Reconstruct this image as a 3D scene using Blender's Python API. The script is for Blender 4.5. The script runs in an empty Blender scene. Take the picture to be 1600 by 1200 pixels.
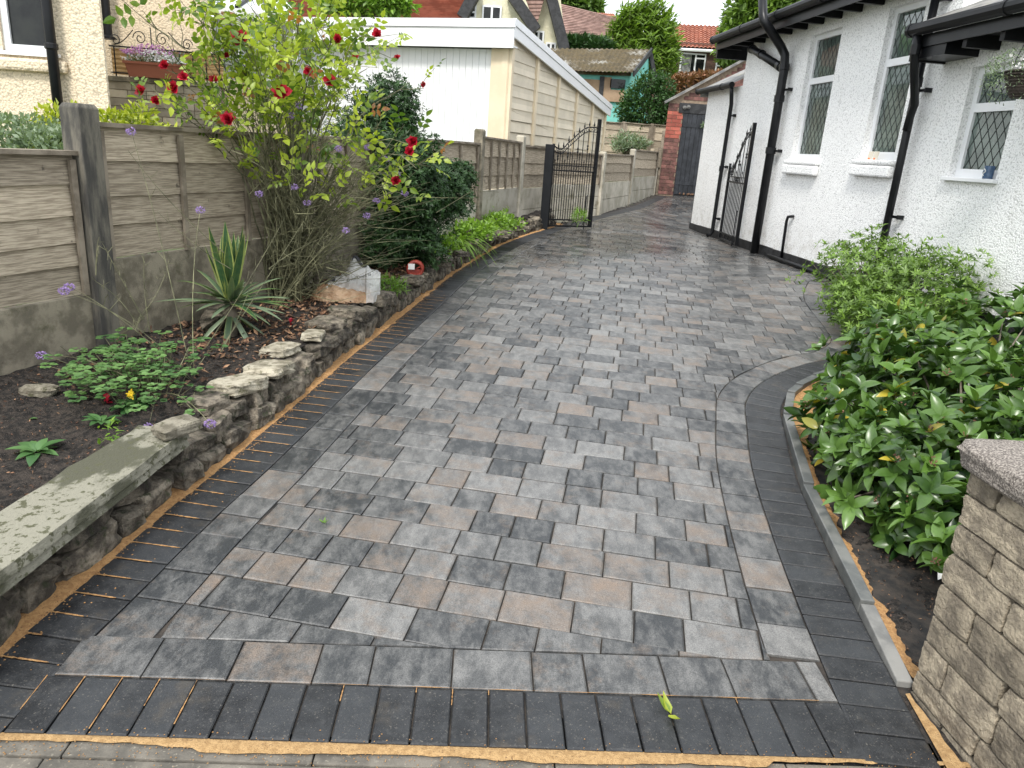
import bpy, math, random
import numpy as np
from mathutils import Vector, Matrix, noise as mnoise
R = math.radians
rnd = random.Random(11)
npr = np.random.RandomState(5)
SC = bpy.context.scene
COL = SC.collection

# ------------------------------------------------------------------ camera, sky, sun, exposure
FPX = 1150.0
EYE = Vector((0, 0, 1.5))
_nd = np.array([552.85 - 800, 4199.5 - 600, FPX]); _nd /= np.linalg.norm(_nd)
_fw = np.array([0, 0, 1.0]); _fw = _fw - _nd * _nd.dot(_fw); _fw /= np.linalg.norm(_fw)
_rt = np.cross(_nd, _fw)
CM = np.array([_rt, _fw, -_nd])               # camera axes in the world
cam = bpy.data.cameras.new('camera'); camo = bpy.data.objects.new('camera', cam); COL.objects.link(camo)
cam.sensor_width = 36; cam.lens = FPX / 1600 * 36; cam.clip_start = 0.05; cam.clip_end = 500
camo.matrix_world = Matrix(((CM[0, 0], -CM[0, 1], -CM[0, 2], EYE.x), (CM[1, 0], -CM[1, 1], -CM[1, 2], EYE.y), (CM[2, 0], -CM[2, 1], -CM[2, 2], EYE.z), (0, 0, 0, 1)))
SC.camera = camo
SUN_EL, SUN_AZ = R(54), R(200)                # azimuth from +Y clockwise: behind the camera's left shoulder
w = bpy.data.worlds.new("World"); SC.world = w; w.use_nodes = True
nt = w.node_tree; bg = nt.nodes['Background']
sky = nt.nodes.new('ShaderNodeTexSky'); sky.sky_type = 'NISHITA'; sky.sun_disc = False
sky.sun_elevation = SUN_EL; sky.sun_rotation = SUN_AZ; sky.dust_density = 3; sky.air_density = 1.2
tc = nt.nodes.new('ShaderNodeTexCoord'); mp = nt.nodes.new('ShaderNodeMapping'); mp.inputs['Scale'].default_value = (1, 1, 2.2)
cn = nt.nodes.new('ShaderNodeTexNoise'); cn.inputs['Scale'].default_value = 2.2; cn.inputs['Detail'].default_value = 7
cr = nt.nodes.new('ShaderNodeValToRGB'); cr.color_ramp.elements[0].position = .30; cr.color_ramp.elements[1].position = .60
cr.color_ramp.elements[0].color = (.72, .72, .72, 1); cr.color_ramp.elements[1].color = (.97, .97, .97, 1)
mx = nt.nodes.new('ShaderNodeMixRGB'); mx.inputs[2].default_value = (8.5, 8.9, 9.3, 1)
nt.links.new(tc.outputs['Generated'], mp.inputs[0]); nt.links.new(mp.outputs[0], cn.inputs['Vector']); nt.links.new(cn.outputs[0], cr.inputs[0])
nt.links.new(cr.outputs[0], mx.inputs[0]); nt.links.new(sky.outputs[0], mx.inputs[1]); nt.links.new(mx.outputs[0], bg.inputs[0])
bg.inputs[1].default_value = 0.088
sl = bpy.data.lights.new('sun', 'SUN'); sl.energy = 1.5; sl.angle = R(12); sl.color = (1, .965, .91)
so = bpy.data.objects.new('sun', sl); COL.objects.link(so)
so.rotation_euler = (R(90) - SUN_EL, 0, -SUN_AZ + math.pi)
_d = Vector((math.sin(SUN_AZ) * math.cos(SUN_EL), math.cos(SUN_AZ) * math.cos(SUN_EL), math.sin(SUN_EL)))
so.rotation_euler = _d.to_track_quat('Z', 'Y').to_euler()
SC.view_settings.view_transform = 'Standard'; SC.view_settings.look = 'None'; SC.view_settings.gamma = 1
SC.view_settings.exposure = 1.3

# ------------------------------------------------------------------ placing helpers: lines of sight onto real surfaces
def ss(a, b, x):
    t = min(1, max(0, (x - a) / (b - a))); return t * t * (3 - 2 * t)
def G(x, y):                                   # the ground: rises four percent, level beside the bungalow
    p = .04 * y - .06
    wgt = ss(1.8, 3.2, x) * ss(6.3, 8.4, y) * (1 - ss(13.2, 16.5, y))
    return p + wgt * (.355 - p)
def BED(x, y):                                 # top of the raised bed on the left
    return G(x, y) + .19 + .02 * mnoise.noise(Vector((x * 2.1, y * 2.1, 0)))
def ray(px, py): return Vector(CM @ np.array([(px - 800) / FPX, (py - 600) / FPX, 1.0]))
def S(px, py, dz=0.0, f=G):
    r = ray(px, py); lo, hi = .5, 60.0
    for _ in range(40):
        t = (lo + hi) / 2; p = EYE + r * t
        if p.z > f(p.x, p.y) + dz: lo = t
        else: hi = t
    return EYE + r * lo
def at(px, py, Y):
    r = ray(px, py); return EYE + r * (Y / r.y)
def onp(px, py, A, B):
    n = Vector((-(B[1] - A[1]), B[0] - A[0])); r = ray(px, py)
    t = (n.x * A[0] + n.y * A[1]) / (n.x * r.x + n.y * r.y); return EYE + r * t

# ------------------------------------------------------------------ object helpers
def wl(o):
    v = Vector((0, 0, 0))
    while o: v = v + o.location; o = o.parent
    return v
def tag(o, label=None, cat=None, group=None, kind=None):
    if o is None: return None
    if label: o['label'] = label
    if cat: o['category'] = cat
    if group: o['group'] = group
    if kind: o['kind'] = kind
    return o
def thing(name, loc, label, cat, group=None):
    o = bpy.data.objects.new(name, None); COL.objects.link(o); o.location = loc; o.empty_display_size = .1
    return tag(o, label, cat, group)
def mk(name, V, Fc, mat, parent=None, tone=None, smooth=False, center=True, mats=None, midx=None, bevel=0):
    V = np.asarray(V, float).reshape(-1, 3)
    c = V.mean(0) if center else np.zeros(3)
    me = bpy.data.meshes.new(name)
    me.from_pydata((V - c).tolist(), [], Fc if isinstance(Fc, list) else Fc.tolist())
    if tone is not None:
        a = me.attributes.new('tone', 'FLOAT_COLOR', 'FACE')
        t = np.ones((len(me.polygons), 4), np.float32); T = np.asarray(tone, np.float32)
        if T.ndim == 1: T = np.tile(T, (len(me.polygons), 1))
        t[:, :T.shape[1]] = T; a.data.foreach_set('color', t.ravel())
    for m_ in (mats or [mat]): me.materials.append(m_)
    if midx is not None: me.polygons.foreach_set('material_index', midx)
    if smooth: me.polygons.foreach_set('use_smooth', [True] * len(me.polygons))
    o = bpy.data.objects.new(name, me); COL.objects.link(o)
    if parent: o.parent = parent; o.location = Vector(c) - wl(parent)
    else: o.location = Vector(c)
    if bevel:
        b = o.modifiers.new('bevel', 'BEVEL'); b.width = bevel; b.segments = 2; b.limit_method = 'ANGLE'
    return o
class MB:
    def __init__(s): s.V = []; s.F = []; s.T = []; s.M = []; s.t = (0.5, .5, .5); s.m = 0
    def add(s, V, Fc):
        n = len(s.V); s.V += [tuple(v) for v in V]; s.F += [tuple(i + n for i in f) for f in Fc]
        s.T += [s.t] * len(Fc); s.M += [s.m] * len(Fc)
    def box(s, p, ex, ey, ez):
        p, ex, ey, ez = map(Vector, (p, ex, ey, ez))
        if ex.cross(ey).dot(ez) < 0: p = p + ex; ex = -ex
        V = [p, p + ex, p + ex + ey, p + ey]; V += [v + ez for v in V]
        s.add(V, [(3, 2, 1, 0), (4, 5, 6, 7), (0, 1, 5, 4), (1, 2, 6, 5), (2, 3, 7, 6), (3, 0, 4, 7)])
    def abox(s, x0, x1, y0, y1, z0, z1): s.box((x0, y0, z0), (x1 - x0, 0, 0), (0, y1 - y0, 0), (0, 0, z1 - z0))
    def bar(s, a, b, wd, hd, up=(0, 0, 1)):
        a, b, up = Vector(a), Vector(b), Vector(up); d = (b - a)
        sd = d.cross(up).normalized() * wd; u2 = sd.cross(d).normalized() * hd
        s.box(a - sd / 2 - u2 / 2, d, sd, u2)
    def tube(s, pts, r, n=6, cap=True):
        pts = [Vector(p) for p in pts]; k = len(pts)
        if not hasattr(r, '__len__'): r = [r] * k
        d = (pts[1] - pts[0]).normalized(); a = d.orthogonal().normalized(); V = []
        for i, p in enumerate(pts):
            d = (pts[min(i + 1, k - 1)] - pts[max(i - 1, 0)]).normalized()
            a = (a - d * a.dot(d)); a = a.normalized() if a.length > 1e-6 else d.orthogonal().normalized()
            b = d.cross(a)
            for j in range(n):
                t = 2 * math.pi * j / n; V.append(p + (a * math.cos(t) + b * math.sin(t)) * r[i])
        Fc = [(i * n + j, i * n + (j + 1) % n, (i + 1) * n + (j + 1) % n, (i + 1) * n + j) for i in range(k - 1) for j in range(n)]
        if cap: Fc += [tuple(range(n))[::-1], tuple((k - 1) * n + j for j in range(n))]
        s.add(V, Fc)
    def grid(s, fn, nu, nv):
        V = [fn(i / nu, j / nv) for j in range(nv + 1) for i in range(nu + 1)]
        s.add(V, [(j * (nu + 1) + i, j * (nu + 1) + i + 1, (j + 1) * (nu + 1) + i + 1, (j + 1) * (nu + 1) + i) for j in range(nv) for i in range(nu)])
    def prism(s, poly, z0, z1):
        n = len(poly); V = [(x, y, z0) for x, y in poly] + [(x, y, z1) for x, y in poly]
        s.add(V, [tuple(range(n))[::-1], tuple(range(n, 2 * n))] + [(i, (i + 1) % n, n + (i + 1) % n, n + i) for i in range(n)])
    def go(s, name, mat, parent=None, **k):
        if not s.V: return None
        if isinstance(mat, list): k['mats'] = mat; k['midx'] = s.M
        return mk(name, s.V, s.F, mat, parent, tone=s.T, **k)

# ------------------------------------------------------------------ materials
def _n(nt, t, **k):
    n = nt.nodes.new(t)
    for a, b in k.items():
        if hasattr(n, a): setattr(n, a, b)
        else: n.inputs[a.replace('_', ' ')].default_value = b
    return n
def mth(nt, op, a, b=None, clamp=False):
    n = nt.nodes.new('ShaderNodeMath'); n.operation = op; n.use_clamp = clamp
    for i, v in enumerate((a, b)):
        if v is None: continue
        if hasattr(v, 'links'): nt.links.new(v, n.inputs[i])
        else: n.inputs[i].default_value = v
    return n.outputs[0]
def mixc(nt, f, a, b, mode='MIX'):
    n = nt.nodes.new('ShaderNodeMixRGB'); n.blend_type = mode
    for i, v in enumerate((f, a, b)):
        if hasattr(v, 'links'): nt.links.new(v, n.inputs[i])
        elif isinstance(v, (int, float)): n.inputs[i].default_value = v if i == 0 else (v, v, v, 1)
        else: n.inputs[i].default_value = (*v, 1)
    return n.outputs[0]
def nz(nt, vec, scale, detail=4, rough=.55, stretch=None):
    if stretch:
        m = _n(nt, 'ShaderNodeMapping'); m.inputs['Scale'].default_value = stretch; nt.links.new(vec, m.inputs[0]); vec = m.outputs[0]
    n = _n(nt, 'ShaderNodeTexNoise', Scale=scale, Detail=detail, Roughness=rough); nt.links.new(vec, n.inputs['Vector']); return n.outputs[0]
def ramp(nt, v, a, b):
    n = nt.nodes.new('ShaderNodeMapRange'); n.interpolation_type = 'SMOOTHSTEP'; n.inputs[1].default_value = a; n.inputs[2].default_value = b; nt.links.new(v, n.inputs[0]); return n.outputs[0]
def start(name):
    m = bpy.data.materials.new(name); m.use_nodes = True; nt = m.node_tree; b = nt.nodes['Principled BSDF']
    geo = nt.nodes.new('ShaderNodeNewGeometry'); at_ = nt.nodes.new('ShaderNodeAttribute'); at_.attribute_name = 'tone'
    sp = nt.nodes.new('ShaderNodeSeparateColor'); nt.links.new(at_.outputs['Color'], sp.inputs[0])
    return m, nt, b, geo.outputs['Position'], sp.outputs
def bump(nt, b, h, dist, strength=1.0):
    n = nt.nodes.new('ShaderNodeBump'); n.inputs['Distance'].default_value = dist; n.inputs['Strength'].default_value = strength
    nt.links.new(h, n.inputs['Height']); nt.links.new(n.outputs[0], b.inputs['Normal'])
def setv(nt, b, k, v):
    if hasattr(v, 'links'): nt.links.new(v, b.inputs[k])
    else: b.inputs[k].default_value = (*v, 1) if isinstance(v, tuple) else v
def MAT(name, c1, c2=None, scale=4, lo=.38, hi=.62, stretch=None, rough=.8, bs=80, bd=0, tone=.0, c3=None, s3=20, lo3=.55, hi3=.7, spec=.5, metal=0):
    m, nt, b, P, T = start(name)
    col = mixc(nt, ramp(nt, nz(nt, P, scale, 7, .6, stretch), lo, hi), c1, c2 or c1)
    if c3: col = mixc(nt, ramp(nt, nz(nt, P, s3, 6, .65), lo3, hi3), col, c3)
    if tone:
        f = mth(nt, 'ADD', mth(nt, 'MULTIPLY', T[0], 2 * tone), 1 - tone); col = mixc(nt, 1.0, col, f, 'MULTIPLY')
    setv(nt, b, 'Base Color', col); b.inputs['Roughness'].default_value = rough; b.inputs['Metallic'].default_value = metal
    b.inputs['Specular IOR Level'].default_value = spec
    if bd: bump(nt, b, nz(nt, P, bs, 5, .6, stretch), bd)
    return m
def m_paving():
    m, nt, b, P, T = start('brindle_concrete_paving')
    off = nt.nodes.new('ShaderNodeCombineXYZ'); nt.links.new(mth(nt, 'MULTIPLY', T[2], 31.0), off.inputs[0]); nt.links.new(mth(nt, 'MULTIPLY', T[2], 77.0), off.inputs[2])
    va = nt.nodes.new('ShaderNodeVectorMath'); va.operation = 'ADD'; nt.links.new(P, va.inputs[0]); nt.links.new(off.outputs[0], va.inputs[1]); Q = va.outputs[0]
    n1 = nz(nt, Q, 8, 6, .68, (1.8, .7, 1)); n2 = nz(nt, Q, 8, 7, .75); n3 = nz(nt, P, 260, 3, .7); n4 = nz(nt, Q, 26, 5, .7, (2.2, .8, 1))
    bl_ = ramp(nt, nz(nt, Q, 13, 8, .74, (1.5, .8, 1)), .40, .62); f = mth(nt, 'ADD', T[0], mth(nt, 'MULTIPLY', mth(nt, 'SUBTRACT', n1, .5), 1.25)); f = mth(nt, 'ADD', f, mth(nt, 'MULTIPLY', mth(nt, 'SUBTRACT', bl_, .5), .42)); f = mth(nt, 'ADD', f, mth(nt, 'MULTIPLY', mth(nt, 'SUBTRACT', n4, .5), .45), True)
    col = mixc(nt, f, (.036, .039, .042), (.255, .25, .24))
    g = mth(nt, 'ADD', mth(nt, 'SUBTRACT', T[1], .5), mth(nt, 'MULTIPLY', mth(nt, 'SUBTRACT', n2, .5), 3.6)); g = mth(nt, 'MULTIPLY', g, .95, True)
    col = mixc(nt, g, col, (.255, .192, .145))
    col = mixc(nt, 1.0, col, ramp(nt, n3, .0, .80), 'MULTIPLY')
    spk = ramp(nt, nz(nt, P, 520, 2, .5), .68, .76); col = mixc(nt, mth(nt, 'MULTIPLY', spk, .35), col, (.4, .38, .35))
    wet = ramp(nt, nz(nt, P, .55, 4, .6), .42, .60)
    sx = nt.nodes.new('ShaderNodeSeparateXYZ'); nt.links.new(P, sx.inputs[0])
    far = ramp(nt, sx.outputs[1], 6.5, 10.0)
    wet = mth(nt, 'MULTIPLY', mth(nt, 'ADD', mth(nt, 'MULTIPLY', wet, .65), .35), far)
    col = mixc(nt, mth(nt, 'MULTIPLY', wet, .55), col, mixc(nt, 1.0, col, .35, 'MULTIPLY'))
    setv(nt, b, 'Base Color', col)
    r0 = mth(nt, 'ADD', .33, mth(nt, 'MULTIPLY', n2, .14)); r1 = mth(nt, 'SUBTRACT', r0, mth(nt, 'MULTIPLY', wet, .32))
    setv(nt, b, 'Roughness', r1); b.inputs['Specular IOR Level'].default_value = .5
    bump(nt, b, n3, .0011, .8); return m
def m_charcoal():
    m, nt, b, P, T = start('charcoal_concrete_block')
    off = nt.nodes.new('ShaderNodeCombineXYZ'); nt.links.new(mth(nt, 'MULTIPLY', T[2], 31.0), off.inputs[0])
    va = nt.nodes.new('ShaderNodeVectorMath'); va.operation = 'ADD'; nt.links.new(P, va.inputs[0]); nt.links.new(off.outputs[0], va.inputs[1]); Q = va.outputs[0]
    n2 = nz(nt, Q, 12, 6, .7); n3 = nz(nt, P, 260, 3, .7)
    col = mixc(nt, ramp(nt, n2, .3, .75), (.012, .013, .015), (.042, .044, .047)); col = mixc(nt, mth(nt, 'MULTIPLY', T[0], .5), col, (.055, .06, .066))
    scf = mth(nt, 'MULTIPLY', ramp(nt, nz(nt, Q, 22, 8, .78), .50, .68), .55); col = mixc(nt, scf, col, (.075, .075, .074))
    dst = mth(nt, 'MULTIPLY', ramp(nt, nz(nt, P, 5, 5, .7), .55, .72), .35); col = mixc(nt, dst, col, (.12, .095, .065))
    spk = ramp(nt, nz(nt, P, 150, 3, .6), .60, .70); col = mixc(nt, mth(nt, 'MULTIPLY', spk, .55), col, (.20, .185, .16))
    col = mixc(nt, 1.0, col, ramp(nt, n3, -.5, .95), 'MULTIPLY')
    setv(nt, b, 'Base Color', col); setv(nt, b, 'Roughness', mth(nt, 'ADD', .40, mth(nt, 'MULTIPLY', n2, .2))); b.inputs['Specular IOR Level'].default_value = .4
    bump(nt, b, n3, .0014, .9); return m
def m_leaf(name, dark, light, rough=.42, trans=.25, warm=None):
    m, nt, b, P, T = start(name)
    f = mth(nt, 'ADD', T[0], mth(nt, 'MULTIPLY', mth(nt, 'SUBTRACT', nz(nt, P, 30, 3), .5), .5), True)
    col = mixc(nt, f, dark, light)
    if warm: col = mixc(nt, ramp(nt, T[1], .93, .97), col, warm)
    setv(nt, b, 'Base Color', col); b.inputs['Roughness'].default_value = rough
    tr = nt.nodes.new('ShaderNodeBsdfTranslucent'); nt.links.new(mixc(nt, 1.0, col, (1.25, 1.35, .6), 'MULTIPLY'), tr.inputs[0])
    ms = nt.nodes.new('ShaderNodeMixShader'); ms.inputs[0].default_value = trans
    nt.links.new(b.outputs[0], ms.inputs[1]); nt.links.new(tr.outputs[0], ms.inputs[2]); nt.links.new(ms.outputs[0], nt.nodes['Material Output'].inputs[0]); return m
def m_render(name, c1, c2, vs=110, dist=.012, st=1.0, dirt=.0):
    m, nt, b, P, T = start(name)
    v = _n(nt, 'ShaderNodeTexVoronoi', Scale=vs); wv = nt.nodes.new('ShaderNodeVectorMath'); wv.operation = 'ADD'
    nn = _n(nt, 'ShaderNodeTexNoise', Scale=vs * .6, Detail=2); nt.links.new(P, nn.inputs['Vector']); sc = nt.nodes.new('ShaderNodeVectorMath'); sc.operation = 'SCALE'; sc.inputs['Scale'].default_value = .02
    nt.links.new(nn.outputs['Color'], sc.inputs[0]); nt.links.new(P, wv.inputs[0]); nt.links.new(sc.outputs[0], wv.inputs[1]); nt.links.new(wv.outputs[0], v.inputs['Vector'])
    h = mth(nt, 'SUBTRACT', 1.0, v.outputs['Distance'])
    col = mixc(nt, ramp(nt, nz(nt, P, 1.6, 6, .7), .35, .7), c1, c2)
    col = mixc(nt, ramp(nt, v.outputs['Distance'], .48, .85), col, mixc(nt, 1.0, col, .66, 'MULTIPLY'))
    if dirt:
        col = mixc(nt, mth(nt, 'MULTIPLY', ramp(nt, nz(nt, P, 2.2, 6, .7, (1, 1, .35)), .5, .75), dirt), col, (.42, .38, .31))
    sz_ = nt.nodes.new('ShaderNodeSeparateXYZ'); nt.links.new(P, sz_.inputs[0])
    low = mth(nt, 'SUBTRACT', 1.0, ramp(nt, sz_.outputs[2], .45, .95)); spl = mth(nt, 'MULTIPLY', low, ramp(nt, nz(nt, P, 7, 6, .7), .42, .66)); col = mixc(nt, mth(nt, 'MULTIPLY', spl, .45), col, (.42, .39, .33))
    stn = mth(nt, 'MULTIPLY', ramp(nt, nz(nt, P, 3.0, 6, .7, (1, 1, .22)), .56, .74), .20); col = mixc(nt, stn, col, (.52, .50, .45))
    setv(nt, b, 'Base Color', col); b.inputs['Roughness'].default_value = .85
    h2 = mth(nt, 'ADD', h, mth(nt, 'MULTIPLY', nz(nt, P, vs * .35, 3), .8)); bump(nt, b, h2, dist, st); return m

PAV = m_paving(); CHAR = m_charcoal()
JOINT = MAT('dark_joint_sand', (.016, .015, .014), (.05, .04, .032), 14, rough=.95, bs=300, bd=.002)
SAND = MAT('orange_kiln_sand', (.37, .195, .075), (.50, .285, .115), 60, rough=.95, bs=260, bd=.008, c3=(.13, .07, .035), s3=170, lo3=.57, hi3=.66)
SANDY = MAT('yellow_kiln_sand', (.37, .225, .095), (.50, .32, .145), 60, rough=.95, bs=260, bd=.008, c3=(.17, .10, .05), s3=170, lo3=.58, hi3=.68)
SOIL = MAT('garden_soil', (.010, .008, .0065), (.062, .048, .038), 38, lo=.40, hi=.62, rough=.95, bs=85, bd=.035, c3=(.15, .12, .095), s3=150, lo3=.58, hi3=.68)
KERB = MAT('concrete_kerb', (.12, .12, .115), (.22, .215, .20), 5, rough=.75, bs=200, bd=.001, tone=.35)
KERBD = MAT('wet_concrete_kerb', (.085, .09, .088), (.16, .16, .15), 6, rough=.4, bs=200, bd=.001)
PATH = MAT('old_concrete_path', (.085, .078, .066), (.165, .148, .122), 8, rough=.9, bs=120, bd=.003, c3=(.25, .225, .18), s3=90, lo3=.58, hi3=.68)
STONE = MAT('weathered_sandstone', (.055, .045, .034), (.27, .23, .175), 13, lo=.36, hi=.66, rough=.9, bs=70, bd=.022, tone=.5, c3=(.04, .045, .02), s3=24, lo3=.52, hi3=.68)
SLAB = MAT('lichened_stone_slab', (.075, .074, .048), (.235, .225, .175), 4.2, lo=.47, hi=.54, rough=.9, bs=110, bd=.007, c3=(.075, .075, .04), s3=34, lo3=.54, hi3=.62, stretch=(1, .55, 1))
PALE = MAT('pale_stone', (.16, .14, .10), (.37, .335, .26), 14, rough=.9, bs=90, bd=.010, tone=.3, c3=(.10, .095, .05), s3=30, lo3=.54, hi3=.66)
WALLST = MAT('rockfaced_wall_stone', (.19, .16, .12), (.36, .305, .225), 18, rough=.95, bs=90, bd=.016, tone=.25, c3=(.38, .33, .24), s3=40, lo3=.60, hi3=.70)
MORT = MAT('mortar', (.19, .14, .10), (.28, .21, .15), 20, rough=.95, bs=120, bd=.004)
CAPST = MAT('pebbly_cap_stone', (.10, .085, .075), (.36, .32, .28), 190, lo=.40, hi=.62, rough=.9, bs=200, bd=.006)
WOOD = MAT('weathered_fence_wood', (.24, .195, .14), (.45, .38, .285), 10, rough=.85, bs=22, bd=.003, tone=.45, stretch=(.8, .8, 16), c3=(.11, .09, .065), s3=11, lo3=.64, hi3=.74)
WOODD = MAT('dark_weathered_batten', (.16, .13, .095), (.31, .26, .20), 6, rough=.85, bs=40, bd=.003, tone=.3)
CONC = MAT('stained_concrete', (.15, .13, .095), (.29, .255, .19), 9, rough=.9, bs=170, bd=.006, tone=.4, c3=(.095, .085, .05), s3=6, lo3=.52, hi3=.72)
CONCL = MAT('pale_stained_concrete', (.36, .33, .26), (.52, .48, .40), 4, rough=.9, bs=150, bd=.003, tone=.4, c3=(.20, .18, .12), s3=3, lo3=.55, hi3=.72)
POSTC = MAT('blackened_concrete_post', (.05, .047, .042), (.16, .145, .115), 5, rough=.85, bs=90, bd=.004, stretch=(3, 3, .6), tone=.4)
WHITE = m_render('white_pebbledash', (.90, .90, .89), (.87, .87, .86), 74, .0045, 1.0, .0)
CREAM = m_render('cream_roughcast', (.76, .64, .47), (.70, .58, .42), 42, .010, .8, .10)
CREAMS = MAT('smooth_cream_render', (.74, .63, .46), (.68, .57, .41), 3, rough=.8)
PVC = MAT('white_upvc', (.80, .81, .82), (.77, .78, .79), 3, rough=.3)
PVCG = MAT('white_board_groove', (.42, .44, .45), rough=.6)
BLACK = MAT('black_gloss_paint', (.005, .0055, .007), (.009, .0095, .011), 6, rough=.36, spec=.28)
BLACKM = MAT('black_masonry_paint', (.010, .010, .011), (.03, .03, .032), 9, rough=.6, bs=50, bd=.006)
NAVY = MAT('dark_painted_door_board', (.012, .014, .018), (.028, .031, .038), 7, rough=.5)
GUTT = MAT('grey_black_gutter', (.006, .0065, .0075), (.011, .011, .012), 4, rough=.5, spec=.22)
GLASS = MAT('window_glass', (.07, .095, .085), (.13, .17, .15), 3.5, rough=.03, spec=1.0)
GLASSD = MAT('dark_window_glass', (.008, .009, .010), (.02, .022, .02), 3, rough=.05, spec=.35)
LEAD = MAT('window_leading', (.012, .014, .014), rough=.5, spec=.3)
CURT = MAT('pale_curtain', (.5, .5, .47), (.36, .37, .36), 9, rough=.9)
PANEL = MAT('cream_concrete_panel', (.70, .62, .49), (.63, .56, .44), 3, rough=.85, bs=120, bd=.002, tone=.12)
SLATE = MAT('mossy_slate', (.12, .12, .12), (.26, .25, .23), 6, rough=.7, c3=(.16, .15, .07), s3=5)
RTILE = MAT('red_clay_tile', (.30, .105, .065), (.42, .17, .11), 3, rough=.8, tone=.3)
BTILE = MAT('brown_plain_tile', (.17, .10, .08), (.27, .17, .14), 3, rough=.85, tone=.3)
CORR = MAT('mossy_corrugated_sheet', (.30, .29, .26), (.085, .06, .022), 1.3, lo=.30, hi=.50, rough=.9, c3=(.055, .04, .016), s3=5, lo3=.46, hi3=.56)
TEAL = MAT('turquoise_painted_wall', (.16, .48, .42), (.20, .55, .48), 3, rough=.8)
PLY = MAT('plywood_board', (.27, .18, .11), (.36, .25, .16), 3, rough=.8)
BRICKR = MAT('bright_red_brick', (.27, .065, .045), (.34, .095, .065), 9, rough=.85, tone=.3)
BRICKD = MAT('dark_brown_brick', (.10, .045, .038), (.19, .085, .07), 9, rough=.85, tone=.4)
BRICKF = MAT('far_brown_brick', (.13, .075, .055), (.22, .12, .09), 12, rough=.85, tone=.4)
HEDGE = m_leaf('dark_evergreen_leaf', (.006, .022, .007), (.040, .10, .022), .55, .2)
SKIM = m_leaf('glossy_shrub_leaf', (.010, .036, .010), (.115, .215, .038), .30, .2, warm=(.42, .34, .04))
ROSEL = m_leaf('rose_leaf', (.07, .14, .02), (.42, .50, .05), .42, .38, warm=(.34, .14, .05))
CONI = m_leaf('conifer_spray', (.045, .10, .015), (.22, .34, .05), .6, .3)
AZAL = m_leaf('azalea_leaf', (.045, .085, .025), (.20, .33, .05), .45, .28)
LIME = m_leaf('lime_green_leaf', (.08, .17, .02), (.24, .40, .05), .45, .35)
SAGE = m_leaf('grey_green_leaf', (.10, .15, .085), (.25, .32, .20), .5, .25)
COLU = m_leaf('columbine_leaf', (.055, .13, .04), (.16, .29, .09), .5, .28)
PRIM = m_leaf('primula_leaf', (.035, .10, .03), (.11, .22, .07), .4, .2)
GOLD = m_leaf('golden_leaf', (.15, .23, .03), (.50, .52, .05), .45, .3)
COPPER = m_leaf('copper_hedge_leaf', (.10, .075, .03), (.28, .12, .06), .6, .2)
YUC = m_leaf('yucca_leaf', (.030, .085, .032), (.34, .38, .12), .38, .15, warm=(.20, .25, .17))
STEM = MAT('green_grey_stem', (.07, .072, .035), (.20, .195, .11), 12, rough=.8, tone=.4)
BARK = MAT('grey_bark', (.09, .075, .055), (.20, .17, .13), 12, rough=.9)
ROSE = m_leaf('crimson_petal', (.22, .004, .014), (.52, .012, .04), .5, .25)
PURP = MAT('lilac_floret', (.16, .10, .26), (.40, .28, .55), 160, rough=.7)
YELL = MAT('yellow_petal', (.75, .50, .01), (.85, .62, .03), 40, rough=.6)
WPET = MAT('white_petal', (.75, .74, .72), rough=.7)
PINK = MAT('pink_petal', (.50, .18, .42), (.60, .32, .55), 30, rough=.7)
BUD = MAT('brown_flower_bud', (.14, .06, .04), (.24, .13, .08), 60, rough=.8)
TERRA = MAT('terracotta_plastic', (.30, .10, .06), rough=.6)
REED = MAT('reed_screen', (.45, .28, .12), (.58, .40, .20), 30, rough=.9, stretch=(.3, .3, 8))
LITTER = MAT('dead_leaf', (.10, .045, .025), (.25, .15, .085), 25, rough=.85, tone=.6)
REDP = MAT('red_plastic', (.20, .022, .014), (.32, .045, .025), 30, rough=.5)
PAPER = MAT('white_paper', (.75, .75, .73), rough=.7)
INK = MAT('dark_ink', (.02, .02, .025), rough=.5)
ORANGE = MAT('orange_print', (.75, .16, .03), rough=.6)
BLUE = MAT('blue_glaze', (.03, .07, .14), (.06, .11, .20), 40, rough=.2)
WICK = MAT('dark_wicker', (.025, .018, .014), (.06, .045, .035), 40, rough=.8, bs=60, bd=.01, stretch=(1, 1, 3))
def m_clear():
    m, nt, b, P, T = start('cloudy_clear_plastic')
    setv(nt, b, 'Base Color', (.80, .80, .78)); b.inputs['Roughness'].default_value = .22
    bump(nt, b, nz(nt, P, 14, 4, .6), .03)
    tr = nt.nodes.new('ShaderNodeBsdfTransparent'); ms = nt.nodes.new('ShaderNodeMixShader'); ms.inputs[0].default_value = .48
    nt.links.new(b.outputs[0], ms.inputs[1]); nt.links.new(tr.outputs[0], ms.inputs[2]); nt.links.new(ms.outputs[0], nt.nodes['Material Output'].inputs[0]); return m
CLEAR = m_clear()
BAGS = MAT('sand_seen_through_plastic', (.33, .19, .10), (.50, .34, .21), 12, rough=.25, bs=22, bd=.035)

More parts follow.
